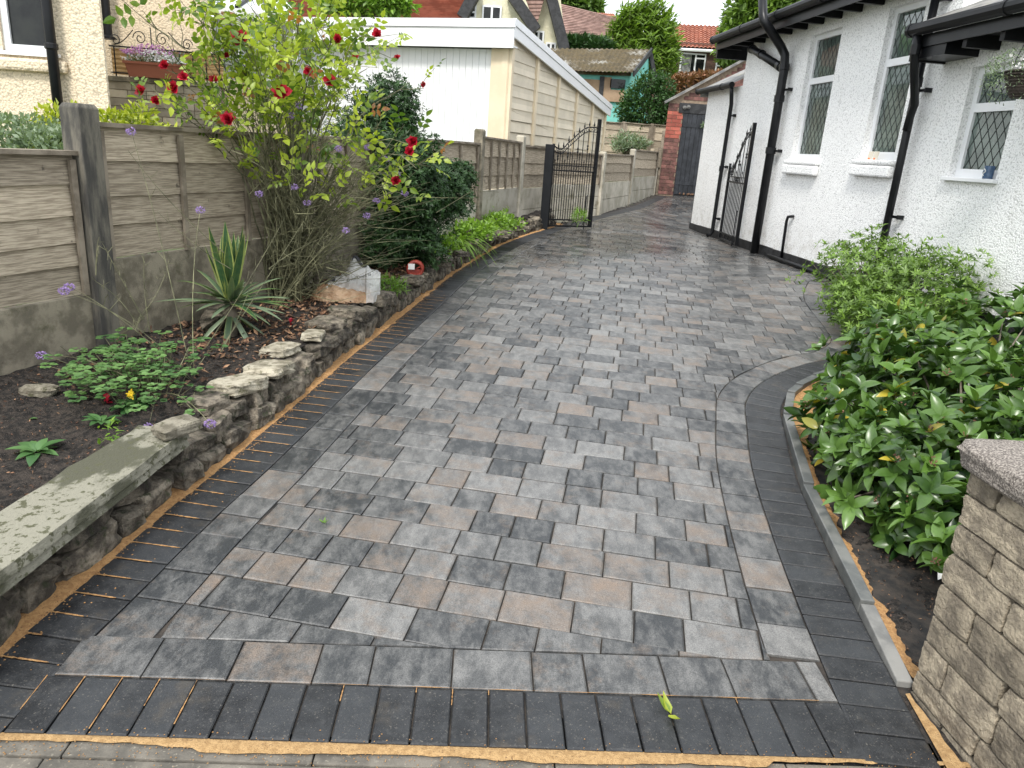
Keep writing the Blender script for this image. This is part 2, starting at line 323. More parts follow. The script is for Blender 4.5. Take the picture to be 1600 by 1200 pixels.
# ------------------------------------------------------------------ curves
def dense(pts, step=.05):
    P = [Vector((*p, 0)) for p in pts]; out = []
    for i in range(len(P) - 1):
        p0, p1, p2, p3 = P[max(i - 1, 0)], P[i], P[i + 1], P[min(i + 2, len(P) - 1)]
        n = max(2, int((p2 - p1).length / step))
        for k in range(n):
            t = k / n; a = 2 * p1; b = (p2 - p0) * t; c = (2 * p0 - 5 * p1 + 4 * p2 - p3) * t * t; d = (-p0 + 3 * p1 - 3 * p2 + p3) * t ** 3
            out.append((a + b + c + d) * .5)
    out.append(P[-1]); return out
def offset(P, d):                              # to the right of the walking direction
    out = []
    for i, p in enumerate(P):
        t = (P[min(i + 1, len(P) - 1)] - P[max(i - 1, 0)]).normalized(); out.append(p + Vector((t.y, -t.x, 0)) * d)
    return out
def arc(P):
    s = [0]
    for i in range(len(P) - 1): s.append(s[-1] + (P[i + 1] - P[i]).length)
    return s
def interp(P, s, d):
    d = max(0, min(s[-1], d)); i = int(np.searchsorted(s, d)); i = max(1, min(len(s) - 1, i))
    t = (d - s[i - 1]) / max(1e-9, s[i] - s[i - 1]); return P[i - 1].lerp(P[i], t)
LC = dense([(-1.45, 1.42), (-1.43, 1.75), (-1.39, 2.1), (-1.34, 2.57), (-1.27, 3.05), (-1.19, 3.71), (-1.08, 4.65), (-.97, 5.4), (-.86, 6.2), (-.70, 7.4), (-.51, 8.4), (-.22, 9.65), (.26, 11.0), (1.10, 12.95), (1.68, 14.2), (2.43, 16.0), (3.19, 18.2)])
RC = dense([(1.215, 1.56), (1.235, 1.86), (1.28, 2.35), (1.335, 2.8), (1.42, 3.35), (1.56, 3.95), (1.64, 4.25), (1.83, 4.6), (2.22, 5.03), (2.6, 5.3), (2.95, 5.8), (3.1, 6.5), (3.2, 7.2), (3.5, 7.9)])
WD = Vector((math.sin(R(-6)), math.cos(R(-6)), 0)); WN = Vector((-WD.y, WD.x, 0)); WA = Vector((3.28, 10.34, 0))
def W(u, off, z): p = WA + WD * u + WN * off; return Vector((p.x, p.y, z))
# bottom edge of the drive
B0 = Vector((-1.25, 1.497, 0)); B1 = Vector((1.21, 1.612, 0)); BD = (B1 - B0).normalized(); BN = Vector((-BD.y, BD.x, 0))

# ------------------------------------------------------------------ ground sheets
def sheet(name, x0, x1, y0, y1, st, f, mat, dz=0, parent=None, inside=None):
    nx = int((x1 - x0) / st) + 1; ny = int((y1 - y0) / st) + 1; V = []; Fc = []
    for j in range(ny + 1):
        for i in range(nx + 1):
            x = x0 + (x1 - x0) * i / nx; y = y0 + (y1 - y0) * j / ny; V.append((x, y, f(x, y) + dz))
    for j in range(ny):
        for i in range(nx):
            if inside and not inside(x0 + (x1 - x0) * (i + .5) / nx, y0 + (y1 - y0) * (j + .5) / ny): continue
            a = j * (nx + 1) + i; Fc.append((a, a + 1, a + nx + 2, a + nx + 1))
    return mk(name, V, Fc, mat, parent, smooth=True, center=False)
def terrain(x, y):
    z = G(x, y) - .05
    nb = max(0, min(1, (19 - y) / .5)) if y < 19 else 0
    if y > 18.5: z = .69 + ss(18.5, 20.5, y) * .9 + max(0, y - 20.5) * .14
    if y > 45: z = .69 + .9 + 24.5 * .14
    return z
def lx(y):
    for i in range(len(LC) - 1):
        if LC[i].y <= y <= LC[i + 1].y: return LC[i].x
    return LC[0].x if y < 2 else LC[-1].x
GRASS = MAT('rough_grass_ground', (.035, .06, .018), (.07, .10, .03), 2, rough=.95)
V = []; Fc = []
xs = [-400, -120, -40, -14, -8, -5, -3, -2, -1, 0, 1, 2, 3, 4, 5, 8, 14, 40, 120, 400]; ys = [-60, -10, -2, 0, 2, 4, 6, 8, 10, 12, 14, 16, 17.5, 18.5, 19.5, 20.5, 22, 26, 32, 45, 90, 400]
for y in ys:
    for x in xs: V.append((x, y, terrain(x, y) - .03))
for j in range(len(ys) - 1):
    for i in range(len(xs) - 1):
        a = j * len(xs) + i; Fc.append((a, a + 1, a + len(xs) + 1, a + len(xs)))
tag(mk('ground', V, Fc, GRASS, center=False), kind='structure')

drive = sheet('driveway', -1.75, 6.2, 1.44, 18.7, .12, G, JOINT, -.010,
              inside=lambda x, y: x > lx(y) - .12 and (y > B0.y + (x - B0.x) * BD.y / BD.x + .06) and (y > 8.1 or x < 3.6) and x < WA.x - (y - WA.y) * .105 + .1 + (9 if y > 13.4 else 0))
tag(drive, kind='structure')

# ------------------------------------------------------------------ paving blocks
def shclip(poly, rect):
    out = poly
    for i in range(4):
        ax, ay = rect[i]; bx, by = rect[(i + 1) % 4]; nx, ny = -(by - ay), bx - ax
        inp = out; out = []
        if not inp: return []
        px, py = inp[-1]; pd = (px - ax) * nx + (py - ay) * ny
        for qx, qy in inp:
            qd = (qx - ax) * nx + (qy - ay) * ny
            if (qd >= 0) != (pd >= 0):
                t = pd / (pd - qd); out.append((px + (qx - px) * t, py + (qy - py) * t))
            if qd >= 0: out.append((qx, qy))
            px, py, pd = qx, qy, qd
    return out
def clean(poly):
    o = []
    for p in poly:
        if not o or math.hypot(p[0] - o[-1][0], p[1] - o[-1][1]) > .004: o.append(p)
    if len(o) > 2 and math.hypot(o[0][0] - o[-1][0], o[0][1] - o[-1][1]) < .004: o.pop()
    k = []
    for i in range(len(o)):
        a, b, c = o[i - 1], o[i], o[(i + 1) % len(o)]
        if abs((b[0] - a[0]) * (c[1] - b[1]) - (b[1] - a[1]) * (c[0] - b[0])) > 2e-5: k.append(b)
    return k
def area(p): return .5 * sum(p[i - 1][0] * p[i][1] - p[i][0] * p[i - 1][1] for i in range(len(p)))
blocks = []; edgings = []
def put(lst, poly, tone):
    poly = clean(poly)
    if len(poly) < 3 or abs(area(poly)) < .0007: return
    if area(poly) < 0: poly = poly[::-1]
    cx = sum(p[0] for p in poly) / len(poly); cy = sum(p[1] for p in poly) / len(poly)
    lst.append((poly, cx, cy, tone))
def btone():
    r = rnd.random()
    if r < .34: return (rnd.uniform(.12, .34), rnd.uniform(.0, .45), rnd.random())
    if r < .62: return (rnd.uniform(.32, .62), rnd.uniform(.15, .5), rnd.random())
    if r < .78: return (rnd.uniform(.66, .92), rnd.uniform(.3, .6), rnd.random())
    return (rnd.uniform(.35, .75), rnd.uniform(.55, 1.0), rnd.random())
J = .0027
# left and right borders: charcoal across the line, then a brindle course along it
def border(C, sgn, s0, s1, w0=.0, w1=.205, w2=.375):
    A = offset(C, sgn * w0); Bc = offset(C, sgn * w1); s = arc(C); d = s0
    def P(off, dd): return interp(offs[off], s, dd)
    offs = {0: A, 1: offset(C, sgn * (w1 - J)), 2: offset(C, sgn * (w1 + J)), 3: offset(C, sgn * (w2 - J))}
    while d < s1:
        L = .1035; g = .0035 if sgn > 0 and 0.5 < d < 4.6 else J
        q = [P(0, d + g), P(0, d + L - g), P(1, d + L - g), P(1, d + g)]
        put(edgings, [(v.x, v.y) for v in q], (rnd.random() ** 2, 0, rnd.random())); d += L
    d = s0 + (.445 if sgn > 0 else .385)
    while d < s1:
        L = rnd.choice([.16, .16, .2, .24])
        q = [P(2, d + J), P(2, d + L - J), P(3, d + L - J), P(3, d + J)]
        put(blocks, [(v.x, v.y) for v in q], btone()); d += L
sL = arc(LC); sR = arc(RC)
border(LC, 1, .03, sL[-1] - .1); border(RC, -1, .02, sR[-1] - .1)
# bottom rows
x = -1.238
while x < 1.0:
    a = B0 + BD * (x - B0.x)
    q = [a + BD * J, a + BD * (.1035 - J), a + BD * (.1035 - J) + BN * .2, a + BD * J + BN * .2]
    put(edgings, [(v.x, v.y) for v in q], (rnd.random() ** 2, 0, rnd.random())); x += .1035
brl = offset(LC, .205 + J * 2); brr = offset(RC, -(.205 + 2 * J))
x = -1.225
while x < 1.02:
    L = rnd.choice([.2, .24, .24, .16]); L = min(L, 1.04 - x)
    a = B0 + BD * (x - B0.x) + BN * .206
    q = [a + BD * J, a + BD * (L - J), a + BD * (L - J) + BN * .165, a + BD * J + BN * .165]
    put(blocks, [(v.x, v.y) for v in q], btone()); x += L
# field
fl = [p for p in offset(LC, .375 + J)][::3]; fr = [p for p in offset(RC, -(.375 + J))][::3]
def above(p): return (p - B0).dot(BN) > .375
fl = [p for p in fl if above(p)]; fr = [p for p in fr if above(p)]
b_l = fl[0] - BN * ((fl[0] - B0).dot(BN) - .376); b_r = fr[0] - BN * ((fr[0] - B0).dot(BN) - .376)
field = [(b_l.x, b_l.y), (b_r.x, b_r.y)] + [(p.x, p.y) for p in fr]
for u, o_ in [(-2.2, .04), (0, .04), (2.95, .04)]: q = W(u, o_, 0); field.append((q.x, q.y))
field += [(4.2, 13.35), (6.0, 13.4), (6.0, 18.45), (3.6, 18.42)] + [(p.x, p.y) for p in fl[::-1]]
CA = R(-8.5); ce = Vector((math.cos(CA), math.sin(CA), 0)); cn_ = Vector((-ce.y, ce.x, 0)); O = Vector((0, 1.9, 0))
for j in range(-3, 115):
    v0 = j * .1705; u = -5 + rnd.random() * .2
    while u < 8.5:
        L = rnd.choice([.16, .16, .2, .2, .24, .24]) + .004; c = O + ce * (u + L / 2) + cn_ * (v0 + .08)
        if c.y < 19 and c.y > 1.6 and c.x > lx(c.y) + .1 and c.x < 6.2:
            q = [O + ce * (u + J) + cn_ * (v0 + J), O + ce * (u + L - J) + cn_ * (v0 + J), O + ce * (u + L - J) + cn_ * (v0 + .1705 - J), O + ce * (u + J) + cn_ * (v0 + .1705 - J)]
            put(blocks, shclip(field, [(k.x, k.y) for k in q]), btone())
        u += L
def blockmesh(bl, mb):
    poly, cx, cy, tn = bl; n = len(poly); zj = rnd.uniform(-.0016, .0016); tx, ty = rnd.uniform(-.006, .006), rnd.uniform(-.006, .006)
    V = []
    for k, (x, y) in enumerate(poly):
        d = math.hypot(x - cx, y - cy) + 1e-6; f = max(.2, 1 - .0052 * 1.35 / d)
        V.append((cx + (x - cx) * f, cy + (y - cy) * f, G(x, y) + zj + (x - cx) * tx + (y - cy) * ty))
    V += [(x, y, G(x, y) - .003 + zj) for x, y in poly] + [(x, y, G(x, y) - .035) for x, y in poly]
    Fc = [tuple(range(n))] + [(i, n + i, n + (i + 1) % n, (i + 1) % n) for i in range(n)] + [(n + i, 2 * n + i, 2 * n + (i + 1) % n, n + (i + 1) % n) for i in range(n)]
    mb.t = tn; mb.add(V, Fc)
for lst, nm, mt in ((blocks, 'paving_block', PAV), (edgings, 'edging_block', CHAR)):
    def key(b_):
        c = Vector((b_[1], b_[2], G(b_[1], b_[2]))) - EYE; z = c.dot(Vector(CM[:, 2])); X = c.dot(Vector(CM[:, 0])) / z * FPX; Y = c.dot(Vector(CM[:, 1])) / z * FPX
        vis = abs(X) < 830 and abs(Y) < 640 and not (b_[1] > 1.9 and b_[2] < 6 and b_[1] > 2.6)
        return -(abs(area(b_[0])) / c.length ** 3) * (1 if vis else .001)
    lst.sort(key=key)
    for b_ in lst[:300]:
        mb = MB(); blockmesh(b_, mb); mb.go(nm, mt, drive)
    mb = MB()
    for b_ in lst[300:]: blockmesh(b_, mb)
    tag(mb.go(nm + 's', mt, drive), kind='stuff')

# ------------------------------------------------------------------ sand strips, sand in the joints
def strip(name, C, wa, wb, mat, s0, s1, amp=.02, hz=.006, flip=1, nw=5, kind='stuff', step=.03):
    s = arc(C); n = int((s1 - s0) / step); mb = MB()
    def f(u, v):
        d = s0 + u * (s1 - s0); i = int(np.searchsorted(s, d)); i = max(1, min(len(C) - 2, i)); t = (C[i + 1] - C[i - 1]).normalized(); nn = Vector((t.y, -t.x, 0))
        p = interp(C, s, d); e = amp * mnoise.noise(Vector((d * 9, 3.1 * flip, 0))) + amp * .6 * mnoise.noise(Vector((d * 34, 7, 0)))
        w_ = wa + (wb + e - wa) * v; q = p + nn * w_; z = G(q.x, q.y) + hz * math.sin(min(1, v * 1.02) * math.pi * .62 + .9) + .004 * mnoise.noise(Vector((q.x * 30, q.y * 30, 2))) - .006 * (v > .99)
        return (q.x, q.y, z)
    mb.grid(f, n, nw); return tag(mb.go(name, mat, center=False, smooth=True), kind=kind)
tag(strip('sand_strip', LC, -.14, .012, SAND, .02, sL[-1] - 6.8, .022, .010), 'line of loose orange sand spilled between the rough stone wall and the dark edging blocks', 'sand')
mb = MB()
s = arc(LC); A = offset(LC, -.0); Bc = offset(LC, .2)
d = .03
while d < 5.2:                                  # orange sand brushed into the left edging joints
    p = interp(A, s, d); q = interp(Bc, s, d); L = rnd.uniform(.65, 1.0) if d > .6 else rnd.uniform(.2, .8); n = 14; t = (interp(A, s, d + .02) - p).normalized(); V = []
    for k in range(n + 1):
        c = p.lerp(q, L * k / n); wv = (.0032 + .0035 * mnoise.noise(Vector((d * 20, k * .9, 0)))) * (1 if k < n else .2)
        for sg in (-1, 1): V.append((c.x + t.x * wv * sg, c.y + t.y * wv * sg, G(c.x, c.y) + .0005))
    mb.add(V, [(2 * k, 2 * k + 1, 2 * k + 3, 2 * k + 2) for k in range(n)]); d += .1035
for k in range(24):                             # and in a few joints of the bottom row
    x = -1.238 + .1035 * k; p = B0 + BD * (x - B0.x); n = 10; V = []; L = rnd.uniform(.5, 1.0) if k < 5 else rnd.uniform(-.2, .35)
    if L < .08: continue
    for i in range(n + 1):
        c = p + BN * (.2 - .2 * L * i / n); wv = (.0012 + .0018 * mnoise.noise(Vector((x * 20, i * .9, 4))))
        for sg in (-1, 1): V.append((c.x + BD.x * wv * sg, c.y, G(c.x, c.y) + .0008))
    mb.add(V, [(2 * i, 2 * i + 1, 2 * i + 3, 2 * i + 2) for i in range(n)])
n = 90; V = []                                  # line between soldier row and first course
for i in range(n + 1):
    c = B0 + BD * (.03 + 2.2 * i / n) + BN * .2035; wv = max(.0002, .0003 + .003 * mnoise.noise(Vector((i * .22, 9, 4))))
    for sg in (-1, 1): V.append((c.x, c.y + wv * sg, G(c.x, c.y) + .0008))
mb.add(V, [(2 * i, 2 * i + 1, 2 * i + 3, 2 * i + 2) for i in range(n)])
tag(mb.go('joint_sand', SAND, drive, center=False), kind='stuff')
# sand + old concrete edging in front of the bottom row
def fsand(u, v):
    x = -2.2 + 3.62 * u; p = B0 + BD * (x - B0.x); e = .026 + .016 * mnoise.noise(Vector((x * 2.3, 5, 0))) + .008 * mnoise.noise(Vector((x * 18, 1, 0))) + (.012 if x > -.75 else 0) - (.02 if x > .75 else 0)
    q = p - BN * (e * v) + BN * .002; return (q.x, q.y, G(q.x, q.y) - .006 + .003 * math.sin(v * 3) + .0015 * mnoise.noise(Vector((x * 60, v * 5, 0))))
mb = MB(); mb.grid(fsand, 160, 3); tag(mb.go('sand_line', SANDY, center=False, smooth=True), 'band of yellow sand in front of the bottom soldier course of dark blocks', 'sand')
path = MB(); path.box(B0 - BD * 3 - BN * .121 + Vector((0, 0, -.14)), BD * 8, -BN * 1.6, (0, 0, .125)); path = tag(path.go('pavement', PATH), kind='structure')
for row, (o0, o1) in enumerate(((-.012, -.062), (-.064, -.118))):
    x = -2.3 + row * .3
    while x < 1.5:
        L = .62 if row == 0 else .9; p = B0 + BD * (x - B0.x); mb = MB()
        mb.t = (rnd.uniform(.35, .6), 0, 0); mb.box(p + BN * o1 + Vector((0, 0, -.09)), BD * (L - .004), BN * (o0 - o1), (0, 0, .078 - row * .006)); mb.go('edging_kerb', PATH, path, bevel=.003); x += L
# sand wedge at the right corner
mb = MB()
def fw(u, v):
    y = 1.5 + .36 * u; x = 1.225 + .025 * u + (.05 * (1 - u) + .012 + .006 * mnoise.noise(Vector((y * 20, 0, 0)))) * v; return (x, y, G(x, y) - .002 + .003 * v)
mb.grid(fw, 20, 3); tag(mb.go('sand_wedge', SANDY, center=False), 'thin wedge of orange sand between the dark corner blocks and the right stone wall', 'sand')

mb = MB(); sLn = arc(LC)
for _ in range(1500):
    dd = rnd.uniform(.1, 7.5); p = interp(LC, sLn, dd); q = interp(LC, sLn, dd + .03); t = (q - p).normalized(); n_ = Vector((t.y, -t.x, 0)); p = p + n_ * (rnd.gauss(.012, .022) if rnd.random() < .85 else rnd.uniform(-.08, .2)); r_ = rnd.uniform(.0012, .0035); z = G(p.x, p.y) + .001
    mb.add([(p.x - r_, p.y - r_, z), (p.x + r_, p.y - r_ * .6, z), (p.x + r_ * .5, p.y + r_, z), (p.x, p.y, z + r_)], [(0, 1, 3), (1, 2, 3), (2, 0, 3)])
for _ in range(900):
    p = B0 + BD * rnd.uniform(.0, 2.5) + BN * (rnd.gauss(-.03, .028)); r_ = rnd.uniform(.0008, .0025); z = G(p.x, p.y) + (.0 if (p - B0).dot(BN) > 0 else -.008)
    mb.add([(p.x - r_, p.y - r_, z), (p.x + r_, p.y - r_ * .6, z), (p.x + r_ * .5, p.y + r_, z), (p.x, p.y, z + r_)], [(0, 1, 3), (1, 2, 3), (2, 0, 3)])
tag(mb.go('sand_grains', SAND, center=False), 'scattered loose grains of orange sand along the drive edges', 'sand', kind='stuff')
# ------------------------------------------------------------------ soil beds
def soilz(x, y): return BED(x, y) + .018 * mnoise.noise(Vector((x * 9, y * 9, 0))) + .022 * mnoise.noise(Vector((x * 26, y * 26, 3))) + .05 * ss(-1.7, -2.4, x)
FP = [Vector((-2.86, 2.09, 0)), Vector((-2.285, 3.90, 0)), Vector((-1.72, 5.70, 0)), Vector((-1.155, 7.50, 0)), Vector((-.60, 9.27, 0)), Vector((-.12, 10.98, 0)), Vector((.33, 12.1, 0)), Vector((1.30, 13.5, 0)), Vector((2.14, 15.9, 0)), Vector((3.08, 18.5, 0))]
def fx(y):
    for a, b in zip(FP, FP[1:]):
        if a.y <= y <= b.y: return a.x + (b.x - a.x) * (y - a.y) / (b.y - a.y)
    return FP[0].x - (FP[0].y - y) * .32
tag(sheet('soil_bed', -3.6, 0.45, .9, 12.2, .035, soilz, SOIL, inside=lambda x, y: fx(y) - .1 < x < lx(y) - .14), kind='structure')
def soilr(x, y): return G(x, y) - .012 + .012 * mnoise.noise(Vector((x * 11, y * 11, 0))) + .01 * mnoise.noise(Vector((x * 34, y * 34, 3)))
def rx(y):
    for i in range(len(RC) - 1):
        if RC[i].y <= y <= RC[i + 1].y: return RC[i].x
    return 1.2
tag(sheet('planting_bed', 1.2, 5.2, 1.4, 8.2, .035, soilr, SOIL, inside=lambda x, y: x > rx(y) + .02 and x < WA.x - (y - WA.y) * .105 - .02), kind='structure')
sr = arc(RC)
def kerbsand(u, v):
    dd = .36 + u * 3.3; q0 = interp(RC, sr, dd); t = (interp(RC, sr, dd + .03) - interp(RC, sr, dd - .03)).normalized(); nn = Vector((t.y, -t.x, 0)); q = q0 + nn * (.055 + (.045 + .09 * ss(3.7, 4.2, q0.y) * (1 - ss(4.5, 4.8, q0.y)) + (.03 * mnoise.noise(Vector((u * 40, 3, 0))) + .012 * mnoise.noise(Vector((u * 130, 8, 0)))) ) * v)
    return (q.x, q.y, G(q.x, q.y) + .012 * (1 - v) + .004 * mnoise.noise(Vector((q.x * 40, q.y * 40, 0))))
mb = MB(); mb.grid(kerbsand, 260, 4); tag(mb.go('spilled_sand', SAND, center=False, smooth=True), 'orange sand spilled on the soil behind the right hand concrete kerb', 'sand')
# concrete pin kerbs
kt = thing('concrete_kerb', RC[20].to_3d() * 1, 'smooth grey concrete edging kerb curving round the right hand planting bed', 'kerb')
sr = arc(RC); d = .34; first = True
for L in (.36, .92, .92, .42, .2, .3, .45, .5):
    mb = MB(); n = max(1, int(L / .5)); a = interp(RC, sr, d); b = interp(RC, sr, d + L - .006); t = (b - a).normalized(); nn = Vector((t.y, -t.x, 0)) * .05
    z0 = G(a.x, a.y) - .03; z1 = G(b.x, b.y)
    h0 = (.035 if not first else .0); a = a + nn * .04; b = b + nn * .04
    V = []
    for p, z, h in ((a, G(a.x, a.y), h0 + .012), (b, G(b.x, b.y), .036)):
        V += [(p.x, p.y, z - .05), (p.x + nn.x, p.y + nn.y, z - .05), (p.x + nn.x, p.y + nn.y, z + h), (p.x, p.y, z + h)]
    mb.add(V, [(0, 1, 2, 3), (7, 6, 5, 4), (0, 4, 5, 1), (1, 5, 6, 2), (2, 6, 7, 3), (3, 7, 4, 0)])
    mb.go('kerb_piece', KERB if first else KERBD, kt, bevel=.004); d += L; first = False

# ------------------------------------------------------------------ rock shapes
def rock(name, c, size, yaw, mat, parent, seed, rough=.16, box=4.0, tilt=(0, 0), n=4, tone=None, smooth=False):
    V = []; idx = {}; Fc = []
    def vid(i, j, k):
        if (i, j, k) not in idx:
            p = Vector((2 * i / n - 1, 2 * j / n - 1, 2 * k / n - 1)); l = (abs(p.x) ** box + abs(p.y) ** box + abs(p.z) ** box) ** (1 / box); p = p / l
            f = 1 + rough * 1.6 * mnoise.noise(p * 1.1 + Vector((seed * 7.1, seed * 3.3, 0))) + rough * mnoise.noise(p * 2.7 + Vector((seed * 5.1, 0, seed)))
            idx[(i, j, k)] = len(V); f += .10 * rough / .15 * (1 if mnoise.noise(p * 5.1 + Vector((seed, 0, 0))) > .12 else 0); V.append(p * f)
        return idx[(i, j, k)]
    for a in range(n):
        for b in range(n):
            for k, fl_ in ((0, 1), (n, 0)):
                q = [(a, b), (a + 1, b), (a + 1, b + 1), (a, b + 1)]
                if fl_: q = q[::-1]
                Fc.append([vid(x, y, k) for x, y in q]); Fc.append([vid(k, x, y) for x, y in q]); Fc.append([vid(y, k, x) for x, y in q])
    M = Matrix.Rotation(yaw, 4, 'Z') @ Matrix.Rotation(tilt[0], 4, 'X') @ Matrix.Rotation(tilt[1], 4, 'Y')
    V = [Vector(c) + M @ Vector((v.x * size[0] / 2, v.y * size[1] / 2, v.z * size[2] / 2)) for v in V]
    return mk(name, V, Fc, mat, parent, tone=(tone if tone is not None else rnd.random(), 0, rnd.random()), smooth=smooth)
# dry stone wall along the left
sw = thing('stone_wall', (-1.5, 2, G(-1.5, 2)), 'low dry wall of rough stones holding up the left flower bed, slab on its near end', 'wall')
BC = offset(LC, -.05); sb = arc(BC)
def wallpt(d, back, z):
    p = interp(BC, sb, d); q = interp(BC, sb, d + .04); t = (q - p).normalized(); n = Vector((-t.y, t.x, 0)); p = p + n * back
    return Vector((p.x, p.y, G(p.x, p.y) + z)), math.atan2(t.y, t.x)
mb = MB()                                       # dark core behind the face stones
mb.grid(lambda u, v: wallpt(.0 + u * 10.4, .075 + .05 * v, -.03 + (.17 if True else 0) * v)[0], 90, 1)
mb.go('wall_core', SOIL, sw, center=False)
sd = 0
for course, (z, h, back, dp) in enumerate(((.045, .105, .055, .15), (.13, .085, .075, .15))):
    d = -.25 + course * .1
    while d < 10.4:
        L = rnd.uniform(.12, .30) * (1.0 if d < 6 else .8)
        if d < 1.5: hh = h * rnd.uniform(.9, 1.05)
        else: hh = h * rnd.uniform(.85, 1.25)
        if course == 1 and rnd.random() < .12: d += L * .5; continue
        p, yaw = wallpt(d + L / 2, back + rnd.uniform(-.012, .012), z + rnd.uniform(-.01, .01))
        rock('stone', p, (L * .97, dp + rnd.uniform(-.03, .03), hh * 1.0), yaw + rnd.uniform(-.12, .12), STONE, sw, sd, .11, 9, (rnd.uniform(-.13, .13), rnd.uniform(-.16, .16)), tone=rnd.uniform(.1, .9)); sd += 1; d += L
# coping slab with two thin layers
a = Vector((-1.455, 1.05, 0)); b = Vector((-1.315, 2.80, 0)); t = (b - a).normalized(); n = Vector((-t.y, t.x, 0))
mb = MB(); N = 22
def zS(p): return G(p.x, p.y) + .195
V = []
for i in range(N + 1):
    p = a.lerp(b, i / N); e = .006 * mnoise.noise(Vector((i * .6, 0, 0))); q = p + n * (.285 + .02 * mnoise.noise(Vector((i * .5, 8, 0))) - .07 * i / N); p = p + n * e
    z = zS(p); V += [(p.x, p.y, z), (p.x + n.x * .012, p.y + n.y * .012, z + .03 + e * .4), (p.x - n.x * .002, p.y, z + .034), (p.x + n.x * .006, p.y, z + .068), (q.x, q.y, z + .066), (q.x, q.y, z)]
Fc = [(6 * i + k, 6 * i + 6 + k, 6 * i + 6 + (k + 1) % 6, 6 * i + (k + 1) % 6) for i in range(N) for k in range(6)] + [tuple(range(6)), tuple(6 * N + k for k in range(6))[::-1]]
mb.add(V, Fc); mb.go('coping_slab', SLAB, sw)
# large loose top stones
tops = [((322, 632), (.20, .15, .12), .3, .5), ((372, 603), (.30, .20, .10), .15, .85), ((420, 578), (.30, .21, .10), .1, .8), ((438, 548), (.22, .16, .085), .2, .7), ((490, 525), (.30, .12, .07), .6, .9), ((510, 508), (.26, .2, .10), .2, .6),
        ((545, 490), (.24, .22, .13), .5, .4), ((590, 466), (.27, .2, .15), .7, .45), ((622, 446), (.2, .15, .12), .6, .4), ((645, 437), (.22, .16, .10), .7, .6), ((663, 408), (.2, .10, .26), .5, .55), ((690, 408), (.28, .2, .14), .7, .6), ((715, 396), (.25, .18, .09), .7, .5),
        ((738, 378), (.28, .16, .09), .8, .6), ((765, 372), (.35, .12, .12), .8, .5), ((785, 366), (.3, .2, .1), .7, .5), ((815, 358), (.35, .2, .12), .8, .6)]
for (px, py), sz, yw, tn in tops:
    p = S(px, py, .2); sd += 1
    pd = min(range(len(BC)), key=lambda i: (BC[i] - Vector((p.x, p.y, 0))).length); t = (BC[min(pd + 1, len(BC) - 1)] - BC[pd - 1]).normalized()
    rock('stone', (p.x, p.y, G(p.x, p.y) + .205), (sz[0] * .86, sz[1], sz[2] * .62), math.atan2(t.y, t.x) + rnd.uniform(-.3, .3), STONE if tn < .65 else PALE, sw, sd, .085, 8, (rnd.uniform(-.1, .1), rnd.uniform(-.1, .1)), n=5, tone=tn)
p = S(276, 668, .29); q = rock('loose_stone', (p.x, p.y, G(p.x, p.y) + .292), (.17, .10, .052), R(58), PALE, None, 301, .06, 7, (0.04, -.03), n=5)
tag(q, 'pale squared stone block lying loose on the end of the coping slab', 'stone')
p = S(60, 614, .22); q = rock('loose_stone', (p.x, p.y, p.z + .01), (.15, .08, .05), R(10), PALE, None, 302, .12, 4); tag(q, 'flat buff stone half sunk in dark soil below the left fence', 'stone')
# short stone ledge against the gravel boards behind the yucca
t2 = rock('soil_ledge_stone', (-1.98, 4.75, BED(-1.98, 4.75) + .03), (.16, .85, .10), R(17 - 0), STONE, None, 303, .12, 4); tag(t2, 'long mossy stone ledge at the foot of the fence behind the yucca', 'stone')

# ------------------------------------------------------------------ fences
def lapboard(mb, a, b, z0, z1, th, n3, seed, tone):
    """one feather-edged lap board between a and b; lower edge stands proud and is a little wavy"""
    N = 8; V = []; mb.t = (tone, 0, seed)
    for i in range(N + 1):
        p = a.lerp(b, i / N); e = .012 * mnoise.noise(Vector((i * .7, seed * 9, 0)))
        lo = p + n3 * (.030); hi = p + n3 * .008
        V += [(lo.x, lo.y, z0 + e), (lo.x - n3.x * th, lo.y - n3.y * th, z0 + e), (hi.x - n3.x * th * .5, hi.y - n3.y * th * .5, z1), (hi.x, hi.y, z1)]
    Fc = [(4 * i + k, 4 * i + 4 + k, 4 * i + 4 + (k + 1) % 4, 4 * i + (k + 1) % 4) for i in range(N) for k in range(4)] + [(0, 1, 2, 3), tuple(4 * N + k for k in (3, 2, 1, 0))]
    mb.add(V, Fc)
